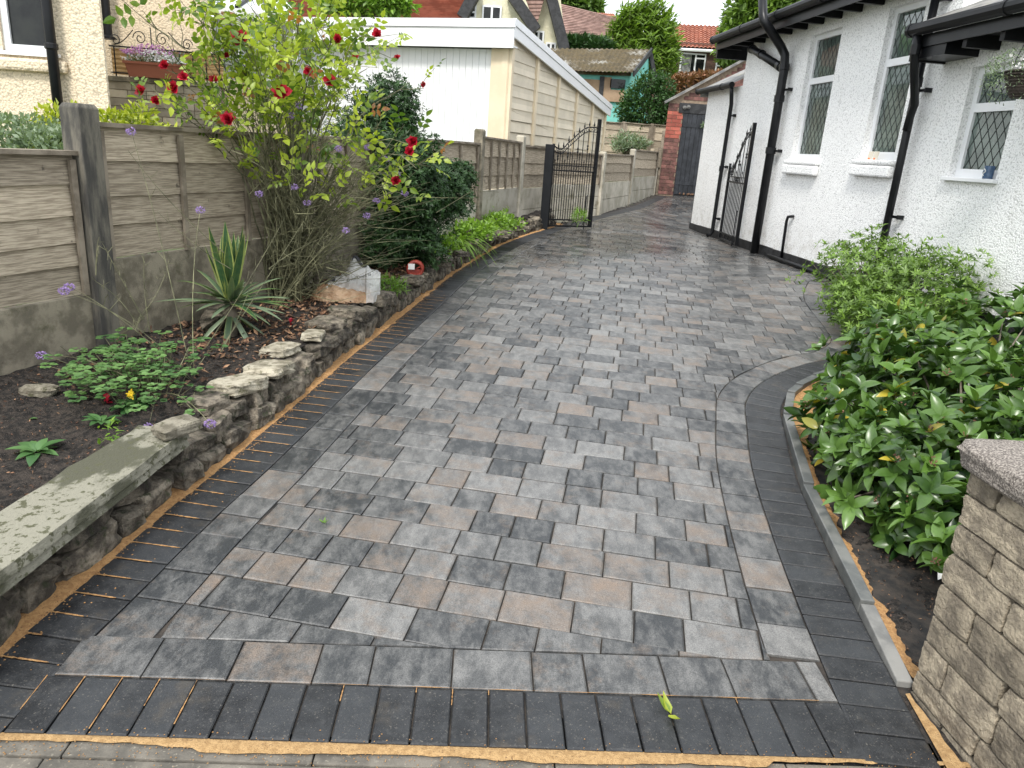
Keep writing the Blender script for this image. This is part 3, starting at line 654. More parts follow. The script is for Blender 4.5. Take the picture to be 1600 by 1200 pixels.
def bay(f, A, B, ztA, ztB, zb, zgA, zgB, nb, nbat, mboard=WOOD, mgrav=CONC, gr=2, cap=True, gap=.06):
    A = A.copy(); B = B.copy(); A.z = B.z = 0; t = (B - A).normalized(); n3 = Vector((t.y, -t.x, 0)); a = A + t * gap; b = B - t * gap
    H = (ztA + ztB) / 2 - zb; z = zb; k = 0
    hs = [rnd.uniform(.75, 1.3) for _ in range(nb)]; sm = sum(hs)
    for h in hs:
        h = h / sm * H; mb = MB(); k += 1; lapboard(mb, a, b, z - .01, z + h + .018, .014, n3, rnd.random() * 9, rnd.uniform(.25, .85))
        o = mb.go('board', mboard, f); z += h
    for i in range(nbat):
        p = a.lerp(b, (i + .5 * 0) / (nbat - 1)) if nbat > 1 else a; p = p + (t * .02 if i == 0 else (-t * .05 if i == nbat - 1 else t * 0)); mb = MB(); mb.t = (rnd.uniform(.2, .7), 0, 0)
        zt = ztA + (ztB - ztA) * i / max(1, nbat - 1); mb.box((p.x + n3.x * .031, p.y + n3.y * .031, zb - .02), t * .035, n3 * .018, (0, 0, zt - zb)); mb.go('batten', WOODD if mboard is WOOD else mboard, f)
    if cap:
        mb = MB(); mb.t = (.35, 0, 0); mb.bar((a.x + n3.x * .02, a.y + n3.y * .02, ztA + .012), (b.x + n3.x * .02, b.y + n3.y * .02, ztB + .012), .075, .022); mb.go('cap_rail', WOODD, f)
    zz = zb - .016; gh = (zz - min(zgA, zgB) + .06) / gr
    for g in range(gr):
        mb = MB(); mb.t = (rnd.uniform(.3, .7), 0, 0); mb.box((a.x - n3.x * .01, a.y - n3.y * .01, zz - gh * (g + 1) + .004), b - a, n3 * .045, (0, 0, gh - .008)); mb.go('gravel_board', mgrav, f, bevel=.004)
def post(f, P, zt, zg, w_=.115, mat=CONC, t=None):
    mb = MB(); mb.t = (rnd.uniform(.3, .6), 0, 0); n3 = Vector((t.y, -t.x, 0)); c = P - t * w_ / 2 - n3 * .04; top = zt - .02; h = w_ / 2
    V = []
    for z, k in ((zg - .1, 0), (top, 0), (zt, .012)):
        for sx, sy in ((0, 0), (1, 0), (1, 1), (0, 1)):
            q = c + t * (k + (w_ - 2 * k) * sx) + n3 * (k + (w_ - 2 * k) * sy); V.append((q.x, q.y, z))
    Fc = [(4 * j + i, 4 * j + (i + 1) % 4, 4 * j + 4 + (i + 1) % 4, 4 * j + 4 + i) for j in range(2) for i in range(4)] + [(8, 9, 10, 11), (3, 2, 1, 0)]
    Fc = [f_[::-1] for f_ in Fc]; mb.add(V, Fc); return mb.go('post', mat, f, bevel=.005)
fence = thing('garden_fence', (-2.285, 3.90, .1), 'long weathered timber panel fence with concrete posts and gravel boards beside the drive', 'fence')
bays = [(0, 1, 1.335, 1.325, .64, 5, 3, CONC, 1), (1, 2, 1.47, 1.47, .80, 4, 4, CONC, 1), (2, 3, 1.47, 1.5, .80, 4, 4, CONC, 1), (3, 4, 1.52, 1.52, .86, 4, 4, CONCL, 2), (4, 5, 1.60, 1.58, 1.0, 3, 6, CONCL, 2), (5, 6, 1.54, 1.53, .98, 3, 2, CONCL, 2), (6, 7, 1.50, 1.49, 1.02, 3, 2, CONCL, 3), (7, 8, 1.50, 1.52, 1.05, 3, 2, CONCL, 2), (8, 9, 1.63, 1.64, 1.12, 3, 2, CONCL, 2)]
for i, j, za, zb_, zl, nb, nbt, mg, gr in bays: bay(fence, FP[i], FP[j], za, zb_, zl, G(*FP[i].xy) + .02, G(*FP[j].xy) + .02, nb, nbt, mgrav=mg, gr=gr)
tops_z = [1.5, 1.575, 1.6, 1.65, 1.70, 1.69, 1.6, 1.56, 1.66, 1.72]
for i, P in enumerate(FP):
    t = (FP[min(i + 1, 9)] - FP[max(i - 1, 0)]).normalized(); post(fence, P, tops_z[i], G(P.x, P.y), .125 if i < 2 else .11, POSTC if i == 1 else (CONC if i in (2, 3, 4) else CONCL), t)
# rear fence
rf = thing('rear_fence', at(940, 230, 20.3), 'grey timber panel fence across the far end of the drive below the ivy bush', 'fence')
a = at(928, 212, 20.3); b = at(1060, 226, 20.3)
zt = at(960, 191, 20.3).z
for i in range(3):
    A_ = Vector((a.x + (b.x - a.x) * i / 3 + (0 if i else -.5), 20.3, 0)); B_ = Vector((a.x + (b.x - a.x) * (i + 1) / 3, 20.3, 0))
    bay(rf, A_, B_, zt, zt - .02, zt - .95, 1.0, 1.0, 5, 2, cap=True, gap=.03, gr=1)
    post(rf, B_, zt + .03, .9, .09, WOODD, Vector((1, 0, 0)))
# small slatted gate beside the brick store
sg = thing('slatted_panel', at(1030, 290, 18.35), 'narrow upright weathered board panel between the fence end and brick store', 'fence panel')
for k, px in enumerate((1020, 1026, 1032)):
    mb = MB(); p = at(px, 232, 18.42); q = at(px - 1, 262, 18.42); mb.t = (rnd.random(), 0, 0); mb.box((p.x - .045, 18.42, q.z), (.085, 0, 0), (0, .025, 0), (0, 0, p.z - q.z + .01 * k)); mb.go('board', WOOD, sg)
mb = MB(); mb.t = (.5, 0, 0); p = at(1028, 300, 18.44); mb.box((p.x - .05, 18.45, .65), (.1, 0, 0), (0, .08, 0), (0, 0, 1.5)); mb.go('post', WOODD, sg)

# ------------------------------------------------------------------ wrought iron gates
def gate(name, label, A, B, hl, hh, hm, postat=None, nlow=17):
    A = Vector(A); B = Vector(B); t = (B - A); t.z = 0; L = t.length; t.normalize(); z0 = G(A.x, A.y) + .03
    g = thing(name, (A.x, A.y, z0 - .03), label, 'gate', 'pair of iron drive gates')
    n3 = Vector((t.y, -t.x, 0))
    def P(s, z, o=0): q = A + t * s + n3 * o; return Vector((q.x, q.y, z0 + z))
    def arch(u): return hl + (hh - hl) * ss(.16, .80, u) - .05 * math.sin(min(1, u / .32) * math.pi) * (u < .32)
    def bar(nm, a, b, r=.006, n=6):
        mb = MB(); mb.tube([a, b], r, n); return mb.go(nm, BLACK, g)
    def sq(nm, a, b, w_=.03, h_=.03):
        mb = MB(); mb.bar(a, b, w_, h_, up=n3 if abs((b - a).normalized().z) > .9 else (0, 0, 1)); return mb.go(nm, BLACK, g)
    sq('stile', P(0, 0), P(0, arch(0) + .02)); sq('stile', P(L, 0), P(L, hh + .12), .045, .045)
    sq('rail', P(.015, .012), P(L - .02, .012), .025, .024); sq('rail', P(.015, .105), P(L - .02, .105), .025, .02)
    sq('rail', P(.015, hm), P(L - .02, hm), .025, .02); sq('rail', P(.015, hm + .075), P(L - .02, hm + .075), .018, .012)
    for i in range(nlow): s = L * (i + 1) / (nlow + 1); bar('bar', P(s, .115), P(s, hm - .01), .0062)
    nu = nlow // 2
    for i in range(nu):
        s = L * (i + 1) / (nu + 1); za = arch(s / L); bar('upper_bar', P(s, hm + .01), P(s, za - .02), .0062)
        mb = MB(); mb.tube([P(s, za + .01), P(s, za + .035), P(s, za + .055), P(s, za + .095)], [.006, .013, .008, .001], 6); mb.go('spear_finial', BLACK, g)
        s2 = L * (i + .5) / (nu + 1); hgt = .12 + .11 * (i % 2); bar('dog_bar', P(s2, hm + .01), P(s2, hm + hgt), .0055)
        mb = MB(); mb.tube([P(s2, hm + hgt), P(s2, hm + hgt + .02), P(s2, hm + hgt + .05)], [.006, .010, .001], 5); mb.go('spear_finial', BLACK, g)
        if i % 2 == 0:
            mb = MB(); zc = (hm + za) / 2 + .03; mb.tube([P(s, zc - .045), P(s, zc - .02), P(s, zc), P(s, zc + .02), P(s, zc + .045)], [.006, .016, .008, .016, .006], 6); mb.go('collar', BLACK, g)
    mb = MB(); N = 26
    mb.tube([P(L * i / N, arch(i / N)) for i in range(N + 1)], .009, 5); mb.tube([P(L * i / N, arch(i / N) - .065) for i in range(N + 1)], .007, 5)
    mb.go('arched_top_rail', BLACK, g)
    mb = MB(); k = int(L / .055)
    for i in range(k):
        s = L * (i + .5) / k; zc = arch(s / L) - .033; mb = MB(); mb.tube([P(s + .022 * math.cos(a), zc + .024 * math.sin(a)) for a in [j * math.pi / 4 for j in range(9)]], .004, 4, False); mb.go('ring', BLACK, g)
    k = max(3, int(L / .16))
    for i in range(k):
        s = L * (i + .5) / k; dz = .045
        for sg in (-1, 1):
            mb = MB(); mb.tube([P(s + sg * .07 * (1 - j / 7), .02 + .082 * (j / 7) ** 1.4) for j in range(8)], .0045, 4, False)
            mb.tube([P(s + sg * (.028 + .018 * math.cos(a)), .055 + .018 * math.sin(a)) for a in [j * math.pi / 4 for j in range(9)]], .004, 4, False); mb.go('scroll', BLACK, g)
    for i in range(2 * nu):
        s = L * (i + .75) / (2 * nu + .5); mb = MB(); mb.tube([P(s + .014 * math.cos(a), hm + .042 + .03 * math.sin(a)) for a in [j * math.pi / 4 for j in range(9)]], .003, 4, False); mb.go('ring', BLACK, g)
    mb = MB(); s = L * .84; mb.tube([P(s, -.02, .02), P(s, .42, .02), P(s, .46, .02), P(s + .02, .48, .02)], .008, 6); mb.go('drop_bolt', BLACK, g)
    if postat:
        mb = MB(); q = Vector(postat); h = 1.21; mb.box((q.x - .06, q.y - .06, G(q.x, q.y) - .02), (.12, 0, 0), (0, .12, 0), (0, 0, h + .02)); mb.go('gate_post', BLACK, g, bevel=.004)
        for z in (.12, .62, 1.05): mb = MB(); mb.tube([P(-.02, z - .03), P(-.02, z + .03)], .016, 8); mb.go('hinge', BLACK, g)
    return g
LA = S(855, 357); LB = S(921, 357); PA = S(850, 358)
gate('drive_gate', 'open black iron gate with arched top on a square post by the left fence', LA, LB, 1.17, 1.46, .82, postat=(PA.x - .01, PA.y + .02, 0))
RA = onp(1149, 388, W(0, .17, 0), W(1, .17, 0)); RB = onp(1125, 366, W(0, .10, 0), W(1, .10, 0)); RA.z = RB.z = 0
gate('drive_gate', 'open black iron gate leaf folded back against the white bungalow wall', RB, RA, 1.10, 1.55, .86, nlow=11)

# ------------------------------------------------------------------ white bungalow on the right
bung = thing('white_bungalow', W(-1, 0, .35), 'white pebbledashed bungalow with leaded windows and black gutters on the right', 'bungalow')
ops = [(-1.24, -.50, 1.60, 3.04), (-2.76, -2.15, 1.64, 3.08), (-4.22, -3.63, 1.515, 2.40)]
def wallpiece(u0, u1, z0, z1, wins, name='wall'):
    us = sorted({u0, u1} | {v for o in wins for v in o[:2]}); zs = sorted({z0, z1} | {v for o in wins for v in o[2:]}); mb = MB()
    for a, b in zip(us, us[1:]):
        for c, d in zip(zs, zs[1:]):
            if any(o[0] <= a and b <= o[1] and o[2] <= c and d <= o[3] for o in wins): continue
            mb.box(W(a, -.3, c), WD * (b - a), WN * .3, (0, 0, d - c))
    return mb.go(name, WHITE, bung)
wallpiece(-3.3, 1.52, .30, 3.30, ops[:2]); wallpiece(1.52, 3.02, .30, 2.62, []); wallpiece(-9.2, -3.3, .10, 2.66, ops[2:])
mb = MB()                                       # end walls and backs
mb.box(W(-3.3, -5, .3), WD * .25, WN * 4.7, (0, 0, 3.0)); mb.go('end_wall', WHITE, bung); mb = MB(); mb.box(W(2.8, -5, .3), WD * .22, WN * 4.7, (0, 0, 2.3)); mb.go('end_wall', WHITE, bung); mb = MB(); mb.box(W(1.3, -5, .3), WD * .22, WN * 4.7, (0, 0, 3.0)); mb.go('end_wall', WHITE, bung)
mb = MB()
for u0, u1, z0, z1 in ((-2.9, 3.03, .2, .47), (-9.2, -2.9, .05, .50)):
    n_ = 12
    for i in range(n_):
        a = u0 + (u1 - u0) * i / n_; b = u0 + (u1 - u0) * (i + 1) / n_; mb.box(W(a, 0, z0), WD * (b - a), WN * .022, (0, 0, z1 - z0 + .012 * mnoise.noise(Vector((i * 3.3, 0, 0)))))
mb.go('painted_plinth', BLACKM, bung)
def hbox(mb, u0, u1, o0, o1, z0, z1): mb.box(W(u0, o0, z0), WD * (u1 - u0), WN * (o1 - o0), (0, 0, z1 - z0))
def window(u0, u1, z0, z1, zt, sill, lower_lead=True):
    mb = MB(); f = .055; o0, o1 = -.105, -.06
    hbox(mb, u0, u0 + f, o0, o1, z0, z1); hbox(mb, u1 - f, u1, o0, o1, z0, z1); hbox(mb, u0 + f, u1 - f, o0, o1, z0, z0 + f + .02); hbox(mb, u0 + f, u1 - f, o0, o1, z1 - f, z1); hbox(mb, u0 + f, u1 - f, o0, o1 + .004, zt - .035, zt + .035)
    fr = mb.go('window', PVC, bung)
    for za, zb in ((z0 + f + .02, zt - .035), (zt + .035, z1 - f)):
        mb = MB(); hbox(mb, u0 + f, u1 - f, -.09, -.084, za, zb); mb.go('pane', GLASS, fr)
        mb = MB(); wv = u1 - u0 - 2 * f; hv = zb - za; p = .095; q = .155
        def clipseg(a, b):
            (x0, y0), (x1, y1) = a, b; t0, t1 = 0, 1; dx, dy = x1 - x0, y1 - y0
            for pp, qq in ((-dx, x0), (dx, wv - x0), (-dy, y0), (dy, hv - y0)):
                if abs(pp) < 1e-9:
                    if qq < 0: return None
                else:
                    r = qq / pp
                    if pp < 0: t0 = max(t0, r)
                    else: t1 = min(t1, r)
            return None if t0 >= t1 else ((x0 + dx * t0, y0 + dy * t0), (x0 + dx * t1, y0 + dy * t1))
        K = int((wv / p + hv / q)) + 2
        for k in range(-K, K):
            for sg in (1, -1):
                x = k * p; s_ = clipseg((x, 0) if sg > 0 else (x, 0), (x + sg * p * hv / q, hv))
                if s_: mb.bar(W(u0 + f + s_[0][0], -.0825, za + s_[0][1]), W(u0 + f + s_[1][0], -.0825, za + s_[1][1]), .0026, .005)
        mb.go('leading', LEAD, fr)
    if sill == 'stone':
        mb = MB(); mb.box(W(u0 - .06, .001, z0 - .17), WD * (u1 - u0 + .12), WN * .07, (0, 0, .11)); mb.box(W(u0 - .06, -.1, z0 - .055), WD * (u1 - u0 + .12), WN * .165, (0, 0, .05)); mb.go('sill', WHITE, fr, bevel=.018)
    else:
        mb = MB(); hbox(mb, u0 - .03, u1 + .03, -.12, .045, z0 - .028, z0 + .004); mb.go('sill', PVC, fr, bevel=.004)
    return fr
window(*ops[0], 2.52, 'stone'); window(*ops[1], 2.57, 'stone'); window(*ops[2], 2.08, 'upvc')
# roofs, gutters
mb = MB(); nx_ = 40
def roofpt(u, v, ztop=3.33, pitch=.47, dep=3.6, u0=2.1, u1=-3.42):
    uu = u0 + (u1 - u0) * u; dv = dep * v; uu2 = min(uu, u0 - dv) if u0 > 0 else uu; return W(uu2, .36 - dv, ztop + pitch * dv)
mb.grid(roofpt, nx_, 14); mb.grid(lambda u, v: W(2.1 - 3.6 * v, .36 - 3.6 * v - u * (5 - 2 * 3.6 * v if v < .6 else .4), 3.33 + 1.692 * v), 6, 8); mb.go('roof', SLATE, bung)
mb = MB(); mb.grid(lambda u, v: W(-3.2 - 6 * u, .36 - 2.2 * v, 2.745 + .95 * v), 20, 6); mb.go('roof', SLATE, bung)
mb = MB(); mb.grid(lambda u, v: W(3.16 - 1.6 * u, .11 - 1.2 * v, 2.66 + .62 * v), 20, 6); mb.box(W(3.1, -1.1, 2.55), WD * .05, WN * 1.2, (0, 0, .1)); mb.go('roof', SLATE, bung)
def gutter(u0, u1, off, z, r, mat=GUTT):
    mb = MB(); mb.tube([W(u0, off, z), W(u1, off, z)], r, 10); mb.go('gutter', mat, bung)
    for u in np.arange(u0, u1, -1.15)[:]: mb = MB(); mb.tube([W(u - .04, off, z), W(u + .0, off, z)], r * 1.13, 10); mb.go('gutter_joint', mat, bung)
gutter(2.05, -3.3, .37, 3.275, .052); gutter(-3.22, -9, .37, 2.70, .052); gutter(3.2, 1.62, .13, 2.63, .045, GUTT)
mb = MB(); hbox(mb, -3.2, 2.02, .30, .318, 3.13, 3.24); hbox(mb, -9, -3.2, .30, .318, 2.56, 2.66); mb.go('fascia', BLACK, bung)
mb = MB(); hbox(mb, -3.2, 2.02, .0, .30, 3.215, 3.23); hbox(mb, -9, -3.2, .0, .30, 2.60, 2.61); mb.go('soffit', BLACKM, bung)
mb = MB(); hbox(mb, 1.98, 2.02, -.5, .30, 3.02, 3.24); mb.go('end_board', BLACK, bung); mb = MB(); hbox(mb, -3.24, -3.2, .0, .32, 2.46, 2.66); hbox(mb, -3.66, -3.24, .0, .30, 2.475, 2.60); mb.go('end_board', BLACK, bung)
for u in np.arange(1.75, -3.1, -.42): mb = MB(); mb.box(W(u, .0, 3.13), WD * .05, WN * .29, (0, 0, .085)); mb.go('rafter_end', GUTT, bung)
for u in np.arange(-3.9, -9, -.42): mb = MB(); mb.box(W(u, .0, 2.50), WD * .05, WN * .29, (0, 0, .10)); mb.go('rafter_end', GUTT, bung)
def pipe(name, pts, r, label=None, brackets=(), collars=(), shoe=False):
    mb = MB(); mb.tube(pts, r, 12); p = mb.go(name, BLACK, bung, smooth=True)
    for (a, b) in collars:
        mb = MB(); mb.tube([a, b], r * 1.2, 12); mb.go('collar', BLACK, p)
    for (u, z, off) in brackets:
        mb = MB(); hbox(mb, u - r * 1.3 - .045, u + r * 1.3, off - r - .02, off - r + .012, z - .012, z + .012); hbox(mb, u - r * 1.3 - .06, u - r * 1.3 - .045, -.0, off - r + .012, z - .02, z + .02); mb.go('bracket', BLACK, p)
    return p
r1 = .055
pipe('soil_pipe', [W(-.09, .10, G(3.2, 10.3) - .02), W(-.09, .10, 2.66), W(-.07, .10, 2.78), W(-.07, .11, 2.86), *[onp(x_, y_, W(0, o_, 0), W(1, o_, 0)) for x_, y_, o_ in ((1220, 72, .16), (1200, 42, .44), (1194, 33, .50), (1192, 22, .50), (1191, -60, .50))]], r1,
     brackets=[(-.09, 1.70, .10), (-.09, 2.45, .10)], collars=[(W(-.09, .10, 1.66), W(-.09, .10, 1.74)), (W(-.09, .10, 2.30), W(-.09, .10, 2.38)), (W(-.09, .10, 2.68), W(-.08, .10, 2.75))])
pipe('branch_pipe', [W(1.10, .10, 3.06), W(1.02, .12, 3.05), W(.0, .10, 2.72)], .05, collars=[(W(1.12, .10, 3.065), W(1.05, .11, 3.055)), (W(.68, .11, 2.945), W(.72, .11, 2.955)), (W(.02, .10, 2.73), W(.10, .10, 2.755))])
pipe('rain_pipe', [W(-3.03, .09, .1), W(-3.03, .09, 3.35)], .036, brackets=[(-3.03, 2.25, .09), (-3.03, 1.12, .09), (-3.03, 3.0, .09)], collars=[(W(-3.03, .09, 2.28), W(-3.03, .09, 2.36))])
pipe('outlet_pipe', [W(-3.32, .36, 2.68), W(-3.32, .35, 2.52), W(-3.30, .32, 2.42), W(-3.14, .14, 2.12), W(-3.06, .11, 2.02), W(-3.05, .11, 1.9)], .036, collars=[(W(-3.32, .35, 2.58), W(-3.32, .35, 2.50))])
zg = G(*W(1.8, .1, 0).xy)
pipe('rain_pipe', [W(1.66, .12, 2.62), W(1.66, .10, 2.50), W(1.69, .07, 2.36), W(1.71, .07, zg + .10), W(1.72, .09, zg + .05), W(1.74, .15, zg + .025)], .030, brackets=[(1.7, 2.2, .07), (1.71, 1.45, .07), (1.71, .66, .07)], collars=[(W(1.71, .07, 1.38), W(1.71, .07, 1.46))])
pipe('waste_pipe', [W(-.80, .035, .40), W(-.80, .05, .86), W(-.82, .05, .915), W(-.90, .02, .93)], .018)
pipe('ground_pipe', [W(-.55, .09, .385), W(-1.2, .09, .385), W(-2.6, .09, .375)], .026)
# cards and mug on sills, hanging basket
for k, du in enumerate((0, .10)):
    p = W(-2.38 - du, .035, 1.595); c = thing('seed_packet', p, ('small white card with a red dot propped on the middle window sill, farther of two' if k == 0 else 'small white card with an orange dot propped on the middle window sill, nearer of two'), 'card')
    mb = MB(); mb.box(p - WD * .04, WD * .082, WN * .006 + Vector((0, 0, .001)), Vector((0, 0, .12)) - WN * .02); mb.go('card', MAT('card', (.62, .57, .47), rough=.7), c)
    mb = MB(); q = p + WN * .008 + Vector((0, 0, .045)) - WN * .008; mb.tube([q + WD * .0, q + WN * .004], .014, 8); mb.go('dot', ORANGE, c)
p = W(-4.14, .012, 1.52); mug = thing('patterned_mug', p, 'blue patterned mug standing on the sill of the nearest bungalow window', 'mug')
mb = MB(); mb.tube([p, p + Vector((0, 0, .10))], .038, 14); mb.go('cup', BLUE, mug)
mb = MB(); mb.tube([p + Vector((0, 0, .05)) + WD * (.036 + .026 * math.sin(a)) + Vector((0, 0, .032 * math.cos(a))) for a in [j * math.pi / 7 for j in range(8)]], .006, 6); mb.go('handle', BLUE, mug)
mb = MB(); mb.tube([p + WN * .0385 + Vector((0, 0, .022 + .055 * j / 9)) + WD * .012 * math.sin(j * .8) for j in range(10)], .004, 5); mb.go('white_scroll', PAPER, mug)

# ------------------------------------------------------------------ leaves
def leaf_t(L, Wd, cup=.2, bend=.25, seg=4, px=.5):
    """leaf along +Y, face +Z"""
    V = []; 
    for i in range(seg + 1):
        t = i / seg; w_ = Wd * .5 * (math.sin(math.pi * min(1, t ** px)) ** .75 if 0 < t < 1 else .06); y = L * t; z = -bend * L * t * t
        V += [(-w_, y, z + cup * w_), (0, y, z), (w_, y, z + cup * w_)]
    Fc = [(3 * i + k, 3 * i + k + 1, 3 * i + k + 4, 3 * i + k + 3) for i in range(seg) for k in (0, 1)]
    return np.array(V), np.array(Fc)
def frame(pos, dirv, up, s):
    y = Vector(dirv).normalized(); z = Vector(up); z = z - y * z.dot(y)
    z = z.normalized() if z.length > 1e-4 else y.orthogonal().normalized(); x = y.cross(z)
    return (x * s, y * s, z * s, Vector(pos))
def leaves_mesh(name, tpl, frs, tones, mat, parent=None, kind=None, label=None, cat=None, smooth=False):
    V0, F0 = tpl; n = len(frs)
    X = np.array([[f[0], f[1], f[2]] for f in frs]); Pp = np.array([f[3] for f in frs])
    V = np.einsum('vk,nkj->nvj', V0, X) + Pp[:, None, :]; c = Pp.mean(0); nv = len(V0); nf = len(F0)
    Fa = (F0[None] + (np.arange(n) * nv)[:, None, None]).reshape(-1, F0.shape[1])
    me = bpy.data.meshes.new(name); me.vertices.add(n * nv); me.vertices.foreach_set('co', (V.reshape(-1, 3) - c).ravel())
    me.loops.add(Fa.size); me.loops.foreach_set('vertex_index', Fa.ravel().astype(np.int32)); me.polygons.add(len(Fa))
    me.polygons.foreach_set('loop_start', np.arange(0, Fa.size, F0.shape[1], dtype=np.int32)); me.update(calc_edges=True)
    a = me.attributes.new('tone', 'FLOAT_COLOR', 'FACE'); T = np.ones((n, nf, 4), np.float32); T[:, :, :3] = np.asarray(tones, np.float32)[:, None, :]; a.data.foreach_set('color', T.ravel())
    if smooth: me.polygons.foreach_set('use_smooth', [True] * len(me.polygons))
    me.materials.append(mat); o = bpy.data.objects.new(name, me); COL.objects.link(o)
    if parent: o.parent = parent; o.location = Vector(c) - wl(parent)
    else: o.location = Vector(c)
    if kind: o['kind'] = kind
    if label: tag(o, label, cat)
    return o
def leaf_parts(name, tpl, frs, tones, mat, parent, nvar=10, maxp=300, smooth=True, stuffname=None):
    """the largest in the photo as single leaf parts, the rest as one part"""
    def size(f):
        c = f[3] - EYE; z = c.dot(Vector(CM[:, 2])); X = c.dot(Vector(CM[:, 0])) / max(.01, z) * FPX; Y = c.dot(Vector(CM[:, 1])) / max(.01, z) * FPX
        return f[0].length / c.length * (1 if abs(X) < 800 and abs(Y) < 600 else .01)
    idx = sorted(range(len(frs)), key=lambda i: -size(frs[i])); top = idx[:maxp]; rest = idx[maxp:]
    qs = sorted(range(len(top)), key=lambda i: tones[top[i]][0] + (10 if tones[top[i]][1] > .95 else 0)); V0, F0 = tpl; pl = wl(parent)
    for b in range(nvar):
        grp = [top[qs[i]] for i in range(b * len(qs) // nvar, (b + 1) * len(qs) // nvar)]
        if not grp: continue
        me = bpy.data.meshes.new(name); me.from_pydata(V0.tolist(), [], F0.tolist()); a = me.attributes.new('tone', 'FLOAT_COLOR', 'FACE'); T = np.ones((len(F0), 4), np.float32); T[:, :3] = np.mean([tones[i] for i in grp], 0) if tones[grp[0]][1] < .95 else tones[grp[0]]; a.data.foreach_set('color', T.ravel())
        if smooth: me.polygons.foreach_set('use_smooth', [True] * len(me.polygons))
        me.materials.append(mat)
        for i in grp:
            x, y, z, p = frs[i]; o = bpy.data.objects.new(name, me); COL.objects.link(o); o.parent = parent; q = p - pl
            o.matrix_local = Matrix(((x.x, y.x, z.x, q.x), (x.y, y.y, z.y, q.y), (x.z, y.z, z.z, q.z), (0, 0, 0, 1)))
    if rest: leaves_mesh(stuffname or 'foliage', tpl, [frs[i] for i in rest], [tones[i] for i in rest], mat, parent, 'stuff', smooth=smooth)
def rv(): 
    v = Vector((rnd.gauss(0, 1), rnd.gauss(0, 1), rnd.gauss(0, 1))); return v.normalized()
def bush(name, label, cat, blobs, n, tpl, mat, tone=(0, .8), outward=.8, upb=.35, shell=(.55, 1.05), stems=8, base=None, smin=.8, smax=1.25, group=None, kind=None, lump=.35, cull=None, clusters=None, stemr=.008, axr=(.1, 1.1)):
    c0 = Vector(blobs[0][0]); base = Vector(base) if base else Vector((c0.x, c0.y, c0.z - blobs[0][1][2]))
    t = thing(name, base, label, cat, group); frs = []; tn = []; wts = [b[1][0] * b[1][1] + b[1][1] * b[1][2] + b[1][0] * b[1][2] for b in blobs]; tips = []
    while len(frs) < n:
        b = rnd.choices(blobs, wts)[0]; d = rv(); r = Vector(b[1]); f = rnd.uniform(*shell) ** .6
        lump_ = 1 + lump * mnoise.noise(d * 2.6 + Vector(b[0])) + lump * .5 * mnoise.noise(d * 6 + Vector(b[0]))
        p = Vector(b[0]) + Vector((d.x * r.x, d.y * r.y, d.z * r.z)) * f * lump_
        if p.z < base.z + .01 or (cull and cull(p)): continue
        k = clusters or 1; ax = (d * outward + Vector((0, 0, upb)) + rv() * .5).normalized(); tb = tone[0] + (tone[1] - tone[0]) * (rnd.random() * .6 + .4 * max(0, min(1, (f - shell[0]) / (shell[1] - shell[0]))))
        if clusters: tips.append((p, ax))
        for j in range(k):
            if k > 1:
                o_ = ax.orthogonal().normalized(); dv = (Matrix.Rotation(2 * math.pi * j / k + rnd.uniform(-.3, .3), 3, ax) @ o_) + ax * rnd.uniform(*axr); up = ax + rv() * .35
            else: dv = ax + rv() * .7; up = Vector((0, 0, 1)) + rv() * .8
            frs.append(frame(p, dv, up, rnd.uniform(smin, smax))); tn.append((max(0, min(1, tb + rnd.uniform(-.15, .15))), rnd.random(), rnd.random()))
    mb = MB()
    for i in range(stems):
        if clusters and tips: p, ax = rnd.choice(tips)
        else: b = rnd.choice(blobs); p = Vector(b[0]) + rv() * min(b[1]) * .6
        q = base + Vector((rnd.uniform(-.08, .08), rnd.uniform(-.08, .08), 0)); m = q.lerp(p, .5) + rv() * .08 * (p - q).length; mb.tube([q, q.lerp(m, .5) + rv() * .01, m, m.lerp(p, .6), p], [stemr, stemr * .85, stemr * .65, stemr * .5, stemr * .25], 5)
    mb.go('stems', BARK, t, center=False)
    return t, frs, tn, tips

# glossy shrub at the right (large leaves in whorls)
tplS = leaf_t(.090, .042, .42, .30, 5, .92)
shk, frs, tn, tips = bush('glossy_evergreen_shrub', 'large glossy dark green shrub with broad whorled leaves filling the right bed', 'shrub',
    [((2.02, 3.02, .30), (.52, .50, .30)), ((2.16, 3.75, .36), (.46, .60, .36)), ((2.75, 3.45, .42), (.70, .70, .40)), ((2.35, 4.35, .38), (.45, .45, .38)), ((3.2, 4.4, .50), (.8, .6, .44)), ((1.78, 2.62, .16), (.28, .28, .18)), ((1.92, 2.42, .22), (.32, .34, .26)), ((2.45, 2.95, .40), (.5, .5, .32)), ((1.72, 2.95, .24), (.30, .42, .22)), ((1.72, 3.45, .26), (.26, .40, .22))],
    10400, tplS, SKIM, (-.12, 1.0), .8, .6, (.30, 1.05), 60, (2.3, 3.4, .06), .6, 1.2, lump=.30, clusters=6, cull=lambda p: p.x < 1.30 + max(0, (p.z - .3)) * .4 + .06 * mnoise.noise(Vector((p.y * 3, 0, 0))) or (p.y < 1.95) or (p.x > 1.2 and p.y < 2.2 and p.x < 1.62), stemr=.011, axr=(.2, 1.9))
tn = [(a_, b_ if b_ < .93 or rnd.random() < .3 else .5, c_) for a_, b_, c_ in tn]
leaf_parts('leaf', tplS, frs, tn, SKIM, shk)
mb = MB()
for p, ax in tips[::11]:
    for k in range(14): q = p + ax * .02 + rv() * .016; mb.tube([q, q + rv() * .006], [.004, .002], 4)
mb.go('bud_clusters', BUD, shk, center=False)
